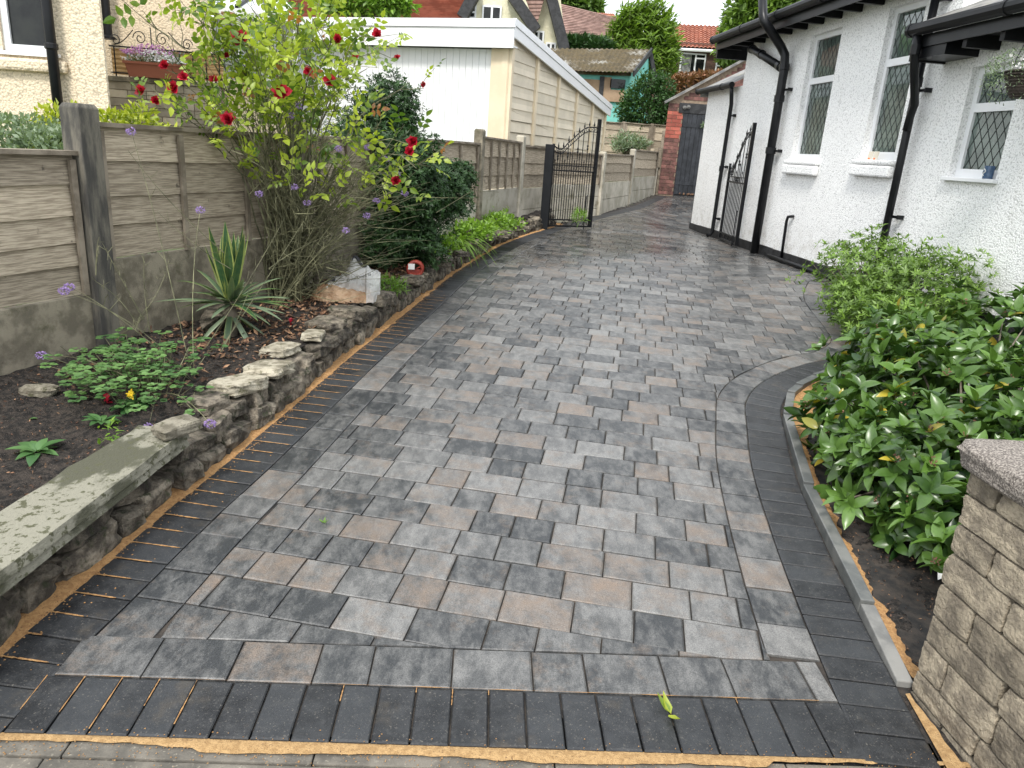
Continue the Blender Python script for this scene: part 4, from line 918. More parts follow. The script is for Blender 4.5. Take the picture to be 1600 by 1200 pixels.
# azalea behind it by the bungalow wall
tplA = leaf_t(.042, .013, .2, .1, 2, .7)
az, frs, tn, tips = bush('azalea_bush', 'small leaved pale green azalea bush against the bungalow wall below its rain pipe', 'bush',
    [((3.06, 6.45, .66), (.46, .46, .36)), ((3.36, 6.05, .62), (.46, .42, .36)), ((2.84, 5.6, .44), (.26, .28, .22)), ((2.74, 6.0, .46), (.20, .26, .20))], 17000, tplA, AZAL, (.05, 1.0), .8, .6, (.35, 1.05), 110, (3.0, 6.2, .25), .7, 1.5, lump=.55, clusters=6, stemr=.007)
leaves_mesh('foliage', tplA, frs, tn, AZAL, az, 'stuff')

# ------------------------------------------------------------------ right hand garden wall
gw = thing('garden_wall', (1.27, 1.2, 0), 'rock faced stone garden wall with pebbly coping at the lower right', 'wall')
gd_ = Vector((math.sin(R(6.5)), -math.cos(R(6.5)), 0)); gn = Vector((-gd_.y, gd_.x, 0)) * -1   # gd_ runs toward the camera, gn faces the drive
ga = Vector((1.30, 1.885, 0))
mb = MB(); mb.box((ga.x - gn.x * .012, ga.y + .0, -.1), gd_ * 1.8, -gn * .20, (0, 0, .85)); mb.go('mortar_core', MORT, gw)
z = -.075; row = 0
while z < .725:
    h = min(rnd.choice([.075, .09, .105]), .765 - z); s = -.015 - rnd.random() * .03 * 0
    s = 0
    while s < 1.75:
        L = rnd.uniform(.20, .42) if (s > 0 or row % 2) else rnd.uniform(.09, .16)
        c = ga + gd_ * (s + L / 2) - gn * .035 + Vector((0, 0, z + h / 2))
        rock('stone', c, (L - .006, .125, h - .006), math.atan2(gd_.y, gd_.x), WALLST, gw, row * 31 + s * 7, .024, 24, n=7, tone=rnd.random()); s += L
    z += h; row += 1
for k in range(3):
    c = ga + gd_ * (.20 + .56 * k) - gn * .10 + Vector((0, 0, .775)); rock('coping_stone', c, (.555, .30, .085), math.atan2(gd_.y, gd_.x), CAPST, gw, 77 + k, .03, 6, n=6)
# packet, leaves, dry stems
p = S(1478, 905, .02); pk = thing('torn_packet', p, 'torn white and blue plastic packet lying in soil beside the right garden wall', 'litter')
mb = MB(); mb.grid(lambda u, v: p + Vector((-.05 + .10 * u + .01 * v, .06 * v - .03, .012 + .055 * v + .012 * math.sin(u * 6 + v * 3))), 6, 4); mb.go('wrapper', PAPER, pk)
mb = MB(); mb.grid(lambda u, v: p + Vector((-.02 + .018 * u, .045 * v - .02, .0165 + .052 * v + .012 * math.sin((.3 + u * .18) * 6 + v * 3))), 3, 3); mb.go('stripe', BLUE, pk)
tplL = leaf_t(.045, .018, .5, -.5, 4)
for (px, py), lab, mt, s_ in (((1047, 1118), 'curled green and yellow fallen leaf on the dark soldier course', GOLD, 1.25), ((507, 818), 'tiny yellow green leaf sprig on a dark paving block', LIME, .5)):
    p = S(px, py, .004); f = [frame(p + Vector((rnd.uniform(-.006, .006), rnd.uniform(-.006, .006), .004)), Vector((math.cos(a), math.sin(a), .1)), (0, 0, 1), s_) for a in ((1.9, -1.2, 2.3) if s_ > 1 else (.3, 1.5, 2.8, 4.0, 5.2))]
    o = leaves_mesh('fallen_leaf', tplL, f, [(rnd.uniform(.0, .6), .3, .5) for _ in f], mt); tag(o, lab, 'leaf')
mb = MB(); p = S(1560, 1170, .05)
for k in range(16): q = p + Vector((rnd.uniform(-.04, .05), rnd.uniform(-.03, .03), 0)); mb.tube([q, q + Vector((rnd.uniform(-.05, .05), rnd.uniform(-.04, .04), rnd.uniform(.02, .07))), q + Vector((rnd.uniform(-.07, .07), rnd.uniform(-.05, .05), rnd.uniform(.03, .09)))], [.003, .0025, .0015], 5)
tag(mb.go('dry_weed', PALE, center=True), 'dried buff weed stems at the foot of the right garden wall', 'weed')
# ------------------------------------------------------------------ neighbour's garage
GA = Vector((-.37, 12.0, 0)); gdir = Vector((math.sin(R(19.6)), math.cos(R(19.6)), 0)); gf = Vector((-gdir.y, gdir.x, 0))
def GP(s, r, z): q = GA + gf * s + gdir * r; return Vector((q.x, q.y, z))     # s left along the front, r back along the side
gar = thing('concrete_garage', GP(2, 2, .9), 'cream panelled concrete garage with white vertical boards and deep white fascia', 'garage')
Lb = 6.15
def ztop(r): return 3.30 - (3.30 - 2.60) * r / Lb
def slant(mb, s0, s1, r0, r1, za, zb):
    V = [GP(s, r, ztop(r) + z) for r in (r0, r1) for s, z in ((s0, za), (s1, za), (s1, zb), (s0, zb))]; mb.add(V, [(0, 1, 2, 3), (7, 6, 5, 4), (0, 4, 5, 1), (1, 5, 6, 2), (2, 6, 7, 3), (3, 7, 4, 0)])
mb = MB(); mb.box(GP(.06, .1, .3), gf * 4.7, gdir * (Lb - .2), (0, 0, 2.15)); slant(mb, .0, .3, .1, Lb - .05, -1.2, -.10); mb.go('core_wall', PANEL, gar)
mb = MB(); mb.box(GP(0, 0, .3), gf * .30, gdir * .12, (0, 0, 2.62)); mb.box(GP(0.02, -.012, .3), gf * .10, gdir * .012, (0, 0, 2.62)); mb.go('corner_pier', CREAMS, gar)
mb = MB(); mb.box(GP(.30, .075, .3), gf * 4.5, gdir * .02, (0, 0, 2.62)); mb.go('boarding_back', PVCG, gar)
s = .30
while s < 4.7:
    mb = MB(); mb.box(GP(s + .002, .052, .35), gf * .106, gdir * .022, (0, 0, 2.565)); mb.go('white_board', PVC, gar, bevel=.003); s += .11
mb = MB(); mb.box(GP(-.10, -.14, 2.915), gf * 5.2, gdir * .03, (0, 0, .27)); mb.go('fascia_board', PVC, gar)
mb = MB(); mb.box(GP(-.115, -.16, 3.19), gf * 5.2, gdir * .05, (0, 0, .115)); mb.go('fascia_cap', PVC, gar)
mb = MB(); mb.box(GP(-.10, -.11, 2.93), gf * 5.2, gdir * .16, (0, 0, .02)); mb.go('soffit', PVC, gar)
mb = MB(); slant(mb, -.10, -.07, -.11, Lb + .1, -.245, -.10); mb.go('fascia_board', PVC, gar)
mb = MB(); slant(mb, -.115, -.06, -.11, Lb + .12, -.095, .005); mb.go('fascia_cap', PVC, gar)
mb = MB(); slant(mb, -.06, 4.9, -.1, Lb + .1, -.06, -.03); mb.go('roof', SLATE, gar)
nb = 5; bl = Lb / nb
for k in range(nb + 1):
    r = min(k * bl, Lb - .07); mb = MB(); mb.box(GP(-.045, r - (.0 if k == 0 else .045), .3), gf * .06, gdir * .10, (0, 0, ztop(r) - .19 - .3)); mb.go('panel_post', CREAMS, gar, bevel=.006)
for k in range(nb):
    z = .55; ra = k * bl + .105 - (.045 if k else 0); rb = (k + 1) * bl - .05
    while z < ztop(ra) - .17:
        h = .172; zt_a = min(z + h - .010, ztop(ra) - .16); zt_b = min(z + h - .010, ztop(rb) - .16)
        if zt_b > z + .02:
            V = []
            for r, zt in ((ra, zt_a), (rb, zt_b)):
                V += [GP(-.012, r, z), GP(.05, r, z), GP(.05, r, zt), GP(.010, r, zt)]
            mb = MB(); mb.t = (rnd.random(), 0, 0); mb.add(V, [(0, 1, 2, 3), (7, 6, 5, 4), (0, 4, 5, 1), (1, 5, 6, 2), (2, 6, 7, 3), (3, 7, 4, 0)]); mb.go('concrete_plank', PANEL, gar)
        z += h
# ------------------------------------------------------------------ cream house at the left edge
ch = thing('cream_house', (-5.2, 8, .3), 'cream roughcast house with black down pipes at the upper left', 'house')
YH = 8.0
def xz(px, py, Y): p = at(px, py, Y); return p.x, p.z
xc, _ = xz(165, 100, YH); xwl, zwb = xz(5, 79, YH); xwr = xz(90, 82, YH)[0]
for (x0, x1, z0, z1) in ((-9, xwl, .1, 5.5), (xwr, xc - .20, .1, 5.5), (xwl, xwr, .1, zwb), (xwl, xwr, 4.2, 5.5)):
    mb = MB(); mb.abox(x0, x1, YH, YH + .35, z0, z1); mb.go('wall', CREAM, ch)
mb = MB(); mb.abox(xc - .30, xc + .012, YH - .035, YH - .002, .1, 5.5); mb.go('corner_pier', CREAM, ch)
mb = MB(); fz = .07; mb.abox(xwl, xwl + fz, YH + .03, YH + .10, zwb, 4.2); mb.abox(xwr - fz, xwr, YH + .03, YH + .10, zwb, 4.2); mb.abox(xwl + fz, xwr - fz, YH + .03, YH + .10, zwb, zwb + .07); fr = mb.go('window', PVC, ch)
mb = MB(); mb.abox(xwl + fz, xwr - fz, YH + .055, YH + .07, zwb + .07, 4.2); mb.go('pane', GLASSD, fr)
mb = MB(); mb.abox(xwl - .05, xwr + .03, YH - .04, YH + .03, zwb - .035, zwb); mb.go('sill', PVC, fr)
mb = MB(); zs = at(40, 100, YH).z; mb.abox(-7, xwr + .10, YH - .07, YH - .002, zs - .07, zs + .05); mb.go('rendered_ledge', CREAM, ch, bevel=.03)
zb_ = at(40, 187, YH).z; mb = MB(); mb.abox(-9, xc - .30, YH - .03, YH - .002, .1, zb_); mb.go('plinth', CREAMS, ch)
a = at(63, -60, YH - .12); b = at(84, 175, YH - .12); mb = MB(); mb.tube([(a.x, YH - .1, 4.5), (a.x, YH - .1, .4)], .05, 12); pp = mb.go('rain_pipe', BLACK, ch, smooth=True)
zc = at(74, 72, YH - .1).z; mb = MB(); mb.tube([(a.x, YH - .1, zc - .03), (a.x, YH - .1, zc - .02), (a.x, YH - .1, zc + .02), (a.x, YH - .1, zc + .03)], [.055, .064, .064, .055], 12); mb.go('collar', BLACK, pp)
YB = 10.6; xb0 = xz(150, 60, YB)[0]; xb1 = xz(318, 60, YB)[0]
mb = MB(); mb.abox(xb0 - .5, xb1, YB, YB + .3, .2, 5.5); mb.go('rear_wall', CREAM, ch)
p = at(170, 60, YB - .1); zc = at(172, 62, YB - .1).z; mb = MB(); mb.tube([(p.x, YB - .12, 5), (p.x, YB - .12, zc + .05), (p.x, YB - .12, zc + .03), (p.x, YB - .12, zc)], [.06, .06, .09, .09], 12); mb.go('rain_pipe', BLACK, ch)
# balcony wall of stone courses
YW = 9.9; x0 = xz(171, 150, YW)[0]; x1 = xz(345, 150, YW)[0]; ztw = at(180, 119, YW).z
bw = thing('balcony_wall', ((x0 + x1) / 2, YW, .5), 'low buff stone block wall below the balcony railing of the cream house', 'wall')
BW = MAT('buff_stone_block', (.30, .26, .20), (.42, .37, .29), 6, rough=.9, tone=.3)
mb = MB(); mb.abox(x0, x1, YW + .01, YW + .2, .3, ztw - .06); mb.go('mortar_core', MORT, bw)
mb = MB(); mb.abox(x0 - .02, x1 + .03, YW - .04, YW + .25, ztw - .055, ztw); mb.go('coping', CONC, bw)
z = ztw - .06; r = 0
while z > ztw - 1.35:
    x = x0 - (.12 if r % 2 else 0); h = .098
    while x < x1:
        L = rnd.choice([.24, .3, .36]); xa = max(x, x0)
        if x + L > x0 + .03: mb = MB(); mb.t = (rnd.random(), 0, 0); mb.abox(xa + .005, min(x + L - .005, x1), YW - .012, YW + .02, z - h + .008, z); mb.go('stone_block', BW, bw)
        x += L
    z -= h; r += 1
rl = thing('balcony_railing', ((x0 + x1) / 2, YW + .1, ztw), 'black iron railing with scrolls and reed screen behind the flower trough', 'railing')
zr = ztw + .36
mb = MB(); mb.tube([(x0, YW + .1, zr), (x1, YW + .1, zr - .02)], .01, 6); mb.go('rail', BLACK, rl); mb = MB(); mb.tube([(x0, YW + .1, ztw + .05), (x1, YW + .1, ztw + .05)], .008, 6); mb.go('rail', BLACK, rl)
for k in range(9): x = x0 + .06 + (x1 - x0 - .1) * k / 8; mb = MB(); mb.tube([(x, YW + .1, ztw), (x, YW + .1, zr)], .008, 6); mb.go('baluster', BLACK, rl)
mb = MB(); mb.grid(lambda u, v: (x0 + (x1 - x0) * u, YW + .14 + .006 * math.sin(v * 200), ztw + .03 + (zr - ztw - .05) * v), 4, 26); mb.go('reed_screen', REED, rl)
xm = at(230, 60, YW).x; mb = MB(); mb.tube([(xm, YW + .1, zr), (xm, YW + .1, zr + .24)], .007, 5); mb.go('upright', BLACK, rl)
for sg in (-1, 1):
    mb = MB(); mb.tube([(xm + sg * (.14 + .09 * (1 - j / 22) * math.cos(j * .5)), YW + .1, zr + .11 + .09 * (1 - j / 22) * math.sin(j * .5)) for j in range(20)], .006, 5); mb.go('scroll', BLACK, rl); mb = MB()
    mb.tube([(xm + sg * (.45 + .07 * (1 - j / 22) * math.cos(j * .5)), YW + .1, zr + .07 + .07 * (1 - j / 22) * math.sin(j * .5)) for j in range(20)], .006, 5); mb.go('scroll', BLACK, rl); mb = MB()
    mb.tube([(xm + sg * (.22 + .26 * j / 10), YW + .1, zr + .20 - .18 * math.sin(j / 10 * math.pi / 2)) for j in range(11)], .006, 5); mb.go('scroll', BLACK, rl)
tr0 = at(200, 100, YW - .02).x; tr1 = at(292, 100, YW - .02).x; zt0 = ztw + .005
tr = thing('flower_trough', ((tr0 + tr1) / 2, YW - .0, zt0), 'terracotta coloured trough of pink and white flowers on the balcony wall', 'planter')
mb = MB(); mb.add([(tr0 + .04, YW - .09, zt0), (tr1 - .04, YW - .09, zt0), (tr1 - .04, YW + .07, zt0), (tr0 + .04, YW + .07, zt0), (tr0, YW - .12, zt0 + .17), (tr1, YW - .12, zt0 + .17), (tr1, YW + .09, zt0 + .17), (tr0, YW + .09, zt0 + .17)], [(3, 2, 1, 0), (4, 5, 6, 7), (0, 1, 5, 4), (1, 2, 6, 5), (2, 3, 7, 6), (3, 0, 4, 7)]); mb.go('trough', TERRA, tr)
mb = MB(); mb.abox(tr0 - .012, tr1 + .012, YW - .135, YW + .10, zt0 + .150, zt0 + .178); mb.go('rim', TERRA, tr)
tplT = leaf_t(.035, .014, .2, .1, 2)
fr_ = [frame((rnd.uniform(tr0, tr1), YW + rnd.gauss(-.03, .06), zt0 + .17 + abs(rnd.gauss(0, .07))), rv() + Vector((0, -.3, .6)), rv(), rnd.uniform(.7, 1.4)) for _ in range(700)]
leaves_mesh('foliage', tplT, fr_, [(rnd.random(), .2, .5)] * len(fr_), SAGE, tr, 'stuff')
tplP = (np.array([(-.5, 0, 0), (0, -.5, .1), (.5, 0, 0), (0, .5, .1)]) * .024, np.array([(0, 1, 2, 3)]))
for nm, mt, cnt, mu, dz in (('white_flowers', WPET, 520, .55, .0), ('pink_flowers', PINK, 330, .3, .07)):
    f = []
    for _ in range(cnt):
        u = min(1, max(0, rnd.gauss(mu, .26))); f.append(frame((tr0 + (tr1 - tr0) * u, YW + rnd.gauss(-.05, .06), zt0 + .19 + dz + rnd.uniform(0, .13) * math.sin(.3 + u * 2.6)), rv(), Vector((0, -1, .8)) + rv() * .5, rnd.uniform(.7, 1.3)))
    leaves_mesh(nm, tplP, f, [(.5, .5, .5)] * len(f), mt, tr, 'stuff')
# conservatory roof behind
cv = thing('white_conservatory', at(420, 60, 12.5), 'white upvc conservatory with glazed roof behind the rose bush', 'conservatory')
YC = 12.6
def pl(px, py, Y): p = at(px, py, Y); return (p.x, p.y, p.z)
mb = MB(); a = at(322, 14, YC); b = at(392, 24, YC); b2 = at(466, 32, YC); mb.bar((a.x, YC, a.z), (b2.x, YC, b2.z), .10, .12); mb.go('eaves_beam', PVC, cv)
c_ = at(396, -12, YC + 2.5); V = [(a.x, YC, a.z + .06), (b2.x, YC, b2.z + .06), (c_.x, YC + 2.5, c_.z), (a.x + .3, YC + 2.5, c_.z + .1)]
mk('roof', V, [(0, 1, 2, 3)], MAT('white_roof_glazing', (.72, .76, .80), rough=.2), cv)
for t_ in (0, .33, .66, 1): mb = MB(); q0 = Vector(V[0]).lerp(Vector(V[1]), t_); q1 = Vector(V[3]).lerp(Vector(V[2]), t_); mb.bar(q0 + Vector((0, 0, .03)), q1 + Vector((0, 0, .03)), .05, .05); mb.go('glazing_bar', PVC if t_ in (0, 1) else GUTT, cv)
mb = MB(); mb.abox(a.x, b2.x, YC + .05, YC + .12, .6, a.z - 1.0); mb.go('base_wall', CREAMS, cv)
for k in range(4): x = a.x + k * .45; mb = MB(); mb.abox(x, x + .06, YC + .02, YC + .09, a.z - 1.0, a.z - .1); fr = mb.go('window_post', PVC, cv)
mb = MB(); p = at(329, 40, YC - .1); q = at(330, 62, YC - .1); mb.tube([(p.x, YC - .1, p.z), (p.x, YC - .1, .5)], .05, 8); mb.go('rain_pipe', BLACK, cv)
mb = MB(); mb.abox(a.x, b2.x, YC + .05, YC + .06, a.z - 1.0, a.z - .1); mb.go('pane', MAT('pale_conservatory_glass', (.35, .38, .38), rough=.1), cv)

# ------------------------------------------------------------------ far houses and sheds
def quad(mb, pts): mb.add(pts, [tuple(range(len(pts)))])
def gable_front(th, Y, pxs, mat, name='wall', thick=.3):
    """vertical polygon of outline pixels standing at depth Y"""
    P = [at(x, y, Y) for x, y in pxs]; n = len(P); V = [tuple(p) for p in P] + [(p.x, p.y + thick, p.z) for p in P]
    Fc = [tuple(range(n)), tuple(range(2 * n - 1, n - 1, -1))] + [(i, n + i, n + (i + 1) % n, (i + 1) % n) for i in range(n)]
    return mk(name, V, Fc, mat, th)
def far_window(th, Y, x0, y0, x1, y1, mull=(), trans=(), curtain=False, glass=GLASSD):
    a = at(x0, y0, Y); b = at(x1, y1, Y); f = .055; xa, xb, za, zb = a.x, b.x, b.z, a.z; mb = MB(); Yf = Y - .06
    mb.abox(xa, xa + f, Yf, Yf + .05, za, zb); mb.abox(xb - f, xb, Yf, Yf + .05, za, zb); mb.abox(xa + f, xb - f, Yf, Yf + .05, za, za + f); mb.abox(xa + f, xb - f, Yf, Yf + .05, zb - f, zb)
    for m in mull: x = xa + (xb - xa) * m; mb.abox(x - f * .6, x + f * .6, Yf + .002, Yf + .048, za + f, zb - f)
    for m in trans: z = za + (zb - za) * m[0]; mb.abox(xa + (xb - xa) * m[1], xa + (xb - xa) * m[2], Yf + .004, Yf + .046, z - f * .5, z + f * .5)
    fr = mb.go('window', PVC, th); mb = MB(); mb.abox(xa + f, xb - f, Yf + .02, Yf + .03, za + f, zb - f); mb.go('pane', glass, fr)
    mb = MB(); mb.abox(xa - .05, xb + .05, Yf - .05, Yf - .002, za - .06, za); mb.go('sill', CREAMS, fr)
    if curtain:
        for k in range(8): x = xa + f + (xb - xa) * .05 * k; mb = MB(); mb.tube([(x + .02, Yf + .02, za + f), (x + .02, Yf + .02, zb - f)], .012, 5); mb.go('curtain_fold', CURT, fr)
    return fr
def tiled(th, P00, P10, P01, P11, rows, cols, mat, amp=.03, name='roof', step=.03, wave=True):
    P00, P10, P01, P11 = map(Vector, (P00, P10, P01, P11)); nrm = (P10 - P00).cross(P01 - P00).normalized()
    if nrm.z < 0: nrm = -nrm
    V = []; Fc = []; T = []; nc = cols * (3 if wave else 1)
    for r in range(rows):
        for e in (0, 1):
            v = (r + e * .999) / rows
            for i in range(nc + 1):
                u = i / nc; p = P00.lerp(P10, u).lerp(P01.lerp(P11, u), v); h = (amp * (.5 - .5 * math.cos(2 * math.pi * i / 3)) if wave else 0) + (step * (1 - e) if e == 0 else 0); V.append(p + nrm * h)
        b0 = 2 * r * (nc + 1)
        for i in range(nc): Fc.append((b0 + i, b0 + i + 1, b0 + nc + 2 + i, b0 + nc + 1 + i)); T.append((mnoise.noise(Vector((r * 1.7, (i // 3) * 2.3, 1))) * .7 + .5, 0, 0))
        if r: 
            for i in range(nc): Fc.append((b0 - (nc + 1) + i, b0 - (nc + 1) + i + 1, b0 + i + 1, b0 + i)); T.append((.1, 0, 0))
    return tag(mk(name, V, Fc, mat, th, tone=np.array(T)), kind='stuff')
# brown brick house with red pantiles (right of the conifer)
h1 = thing('brick_house', at(1110, 180, 34), 'distant brown brick house with red pantile roof and white window right of the conifer', 'house')
gable_front(h1, 34, [(960, 60), (1300, 78), (1300, 190), (960, 190)], BRICKF)
a, b, c, d = at(1040, 74, 33.7), at(1300, 88, 33.7), at(1040, 38, 37), at(1300, 50, 37)
tiled(h1, a, b, c, d, 12, 40, RTILE, .07, step=.05)
mb = MB(); mb.tube([at(1040, 76, 33.6), at(1300, 90, 33.6)], .06, 6); mb.go('gutter', PVC, h1)
far_window(h1, 34, 1064, 82, 1099, 119, (.6,), ((.78, .6, 1),), True); far_window(h1, 34, 1119, 93, 1138, 118, (.5,), ((.6, 0, 1),))
# hipped brown roof and a red ridge behind
h2 = thing('hipped_house', at(920, 90, 42), 'distant house with mottled brown hipped roof behind the turquoise shed', 'house')
V = [at(868, 82, 42), at(1000, 82, 42), at(965, 33, 45), at(890, 6, 45), at(868, 20, 44)]
tiled(h2, at(840, 66, 42), at(1010, 66, 42), at(868, 4, 45), at(985, 33, 45), 22, 40, BTILE, .02, step=.03, wave=False)
gable_front(h2, 42.3, [(840, 66), (1010, 66), (1010, 150), (840, 150)], BRICKF)
h3 = thing('red_roofed_house', at(940, 80, 50), 'far red pantile roof ridge showing over the brown hipped roof', 'house')
tiled(h3, at(905, 40, 49), at(975, 42, 49), at(912, 20, 52), at(958, 22, 52), 7, 16, RTILE, .07, step=.05); gable_front(h3, 50, [(905, 40), (972, 42), (972, 120), (905, 120)], BRICKF)
# tudor gabled cream houses
h4 = thing('gabled_house', at(800, 120, 27), 'cream rendered house with black bargeboards and twin gables behind the garage', 'house')
CR2 = MAT('pale_cream_render', (.66, .62, .44), (.72, .68, .50), 5, rough=.9, bs=12, bd=.02)
gable_front(h4, 27, [(715, 60), (748, -20), (800, -60), (836, 40), (836, 150), (715, 150)], CR2)
gable_front(h4, 27.6, [(822, 50), (852, -20), (870, -60), (885, 85), (905, 160), (822, 150)], CR2)
for A_, B_, Y in (((798, -10), (838, 48), 26.7), ((855, -30), (882, 78), 27.2), ((745, -15), (722, 28), 26.7)):
    p, q = at(*A_, Y), at(*B_, Y); mb = MB(); mb.bar((p.x, Y, p.z), (q.x, Y, q.z), .34, .5, up=(0, 1, 0)); mb.go('bargeboard', BLACKM, h4)
p, q, r_, s_ = at(820, 38, 27.1), at(836, 42, 27.1), at(815, -30, 27.3), at(858, -30, 27.3); tiled(h4, at(826, 42, 27.2), at(838, 42, 27.2), at(812, -30, 27.3), at(858, -30, 27.3), 12, 8, BTILE, .02, wave=False)
far_window(h4, 27, 754, 8, 783, 34, (.5,)); far_window(h4, 27.6, 825, 47, 849, 72, (.33, .66)); far_window(h4, 27.6, 853, 66, 868, 80, (.5,)); far_window(h4, 27, 733, 3, 744, 30, (), ((.4, 0, 1),))
# long red roof
h5 = thing('terracotta_roofed_house', at(600, 60, 29), 'house with long orange red ribbed tile roof behind the white garage fascia', 'house')
tiled(h5, at(425, 40, 26.5), at(728, 48, 26.5), at(425, -60, 31), at(765, -40, 31), 34, 30, RTILE, .02, step=.10, wave=False); gable_front(h5, 27.2, [(425, 34), (722, 40), (722, 150), (425, 150)], CR2)
# turquoise shed
sh = thing('turquoise_shed', at(940, 190, 23), 'old turquoise painted shed with mossy corrugated roof and boarded window', 'shed')
gable_front(sh, 23, [(862, 108), (984, 116), (980, 194), (862, 194)], TEAL)
V = [at(984, 116, 23), at(1014, 82, 25.5), at(1012, 205, 25.5), at(980, 205, 23)]
mk('end_wall', [tuple(v) for v in V] + [(v.x - .15, v.y + .1, v.z) for v in V], [(0, 1, 2, 3), (7, 6, 5, 4), (0, 4, 5, 1), (2, 6, 7, 3)], TEAL, sh)
a, b, c, d = at(830, 108, 22.6), at(990, 113, 22.6), at(825, 75, 25.4), at(1018, 77, 25.4); N = 150; V = []
nrm = (b - a).cross(c - a).normalized()
for j in range(7):
    for i in range(N * 4 // 4 + 1): p = a.lerp(b, i / N).lerp(c.lerp(d, i / N), j / 6); V.append(p + nrm * .017 * math.cos(i / N * 2 * math.pi * 25))
mk('corrugated_roof', V, [(j * (N + 1) + i, j * (N + 1) + i + 1, (j + 1) * (N + 1) + i + 1, (j + 1) * (N + 1) + i) for j in range(6) for i in range(N)], CORR, sh)
mb = MB(); mb.bar(at(990, 115, 22.6), at(1018, 79, 25.4), .05, .16, up=(0, 0, 1)); mb.bar(at(1016, 84, 25.45), at(1024, 125, 25.5), .12, .12); mb.go('bargeboard', BLACKM, sh)
mb = MB(); mb.bar(at(860, 112, 22.9), at(986, 116, 22.9), .05, .09); mb.go('eaves_board', CORR, sh)
for x0_, x1_, y0_, y1_, mt, nm in ((866, 938, 120, 158, PLY, 'boarding'), (941, 952, 120, 160, PLY, 'boarding'), (954, 976, 123, 139, GLASSD, 'pane'), (954, 974, 140, 160, PLY, 'boarding')):
    p, q = at(x0_, y0_, 22.95), at(x1_, y1_, 22.95); mb = MB(); mb.abox(p.x, q.x, 22.93, 22.97, q.z, p.z); mb.go(nm, mt, sh)
mb = MB(); p, q = at(938, 119, 22.9), at(941, 160, 22.9); mb.abox(p.x, q.x, 22.9, 22.98, q.z, p.z); mb.go('window_frame', BLACKM, sh)
# brick store with the black door at the end of the drive
bs = thing('brick_store', (4.0, 18.5, .7), 'red and brown brick outbuilding with black boarded door closing the end of the drive', 'outbuilding')
YS = 18.4
def bz(py): return at(1060, py, YS).z
xl0 = at(1031, 300, YS).x; xl1 = at(1045, 160, YS).x; xd = at(1053, 290, YS).x
A_ = at(1044, 157, YS); B_ = at(1172, 88, YS); sl_ = (B_.z - A_.z) / (B_.x - A_.x)
def verge(x): return A_.z + (x - A_.x) * sl_
mb = MB(); xe = 6.5; mb.add([(xl1 + .02, YS, .5), (xe, YS, .5), (xe, YS, verge(xe) - .03), (xl1 + .02, YS, verge(xl1) - .03)] + [(xl1 + .60, YS + 3, .5), (xe, YS + 3, .5), (xe, YS + 3, verge(xe) - .03), (xl1 + .60, YS + 3, verge(xl1) - .03)], [(0, 1, 2, 3), (7, 6, 5, 4), (0, 3, 7, 4), (1, 5, 6, 2), (3, 2, 6, 7)]); mb.go('mortar_core', MORT, bs)
zl0, zl1 = bz(176), bz(160); xle = at(1061, 168, YS).x; z = .70; r = 0; hb = .086
while z < verge(5.3):
    x = xl1 - (.11 if r % 2 else 0)
    while x < 5.4:
        x0_, x1_ = max(x, xl1) + .005, x + .225 - .005; x += .225
        if z < zl0 and x0_ > xd - .02: break
        if z < zl0 and x1_ > xd: x1_ = xd
        if zl0 - .01 < z < zl1 and x1_ > xle: 
            if x0_ > xle - .03: continue
            x1_ = xle - .005
        if x1_ - x0_ < .03: continue
        if z + hb > verge(x0_) - .05: continue
        mb = MB(); mb.t = (rnd.random(), 0, rnd.random()); mb.abox(x0_, x1_, YS - .012, YS + .02, z, z + hb - .010); mb.go('brick', BRICKR if (bz(222) < z < bz(178) and x1_ < xd + .1) or rnd.random() < .05 else BRICKD, bs)
    z += hb; r += 1
mb = MB(); mb.abox(xle, 5.6, YS - .03, YS + .03, zl0, zl1 - .004); mb.go('lintel', BLACKM, bs)
mb = MB(); mb.bar((A_.x - .08, YS - .03, A_.z - .05), (5.6, YS - .03, verge(5.6)), .14, .05); mb.go('verge', SLATE, bs)
dr = MB(); dr.abox(xd, 5.2, YS - .004, YS - .001, .6, zl0); dr = dr.go('door', BLACKM, bs)
for k in range(14): x = xd + .012 + k * .108; mb = MB(); mb.abox(x, x + .100, YS - .022, YS - .005, .72, zl0 - .02); mb.go('board', NAVY, dr, bevel=.003)
for zz in (bz(195), bz(286)): mb = MB(); mb.abox(xd + .02, 5.0, YS - .032, YS - .023, zz - .035, zz + .035); mb.go('ledge', NAVY, dr)
mb = MB()
for k in (0, 1): p = at(1070 + 6 * k, 168 - k, YS - .08); mb.tube([p, p + Vector((0, .05, 0))], .045, 8); mb.tube([p + Vector((0, -.03, -.02)), p + Vector((0, -.0, 0))], .03, 8)
mb.go('spot_lamps', KERB, bs)
p = at(1099, 195, YS - .1); o = leaves_mesh('dried_posy', leaf_t(.09, .03), [frame(p, rv() + Vector((0, -.3, -.5)), rv(), 1) for _ in range(40)], [(rnd.random(), .3, .5) for _ in range(40)], SAGE); tag(o, 'small dried posy hanging on the black store door', 'decoration')
mb = MB()
for k in range(18): q = Vector((rnd.uniform(xd + .1, xd + .9), YS - .12 + rnd.uniform(-.05, .05), .73)); mb.tube([q, q + Vector((rnd.uniform(-.06, .06), rnd.uniform(-.04, .04), .03))], [.02, .012], 5)
tag(mb.go('leaf_debris', LITTER, center=True), 'scatter of pale leaf debris at the foot of the black door', 'debris', kind='stuff')
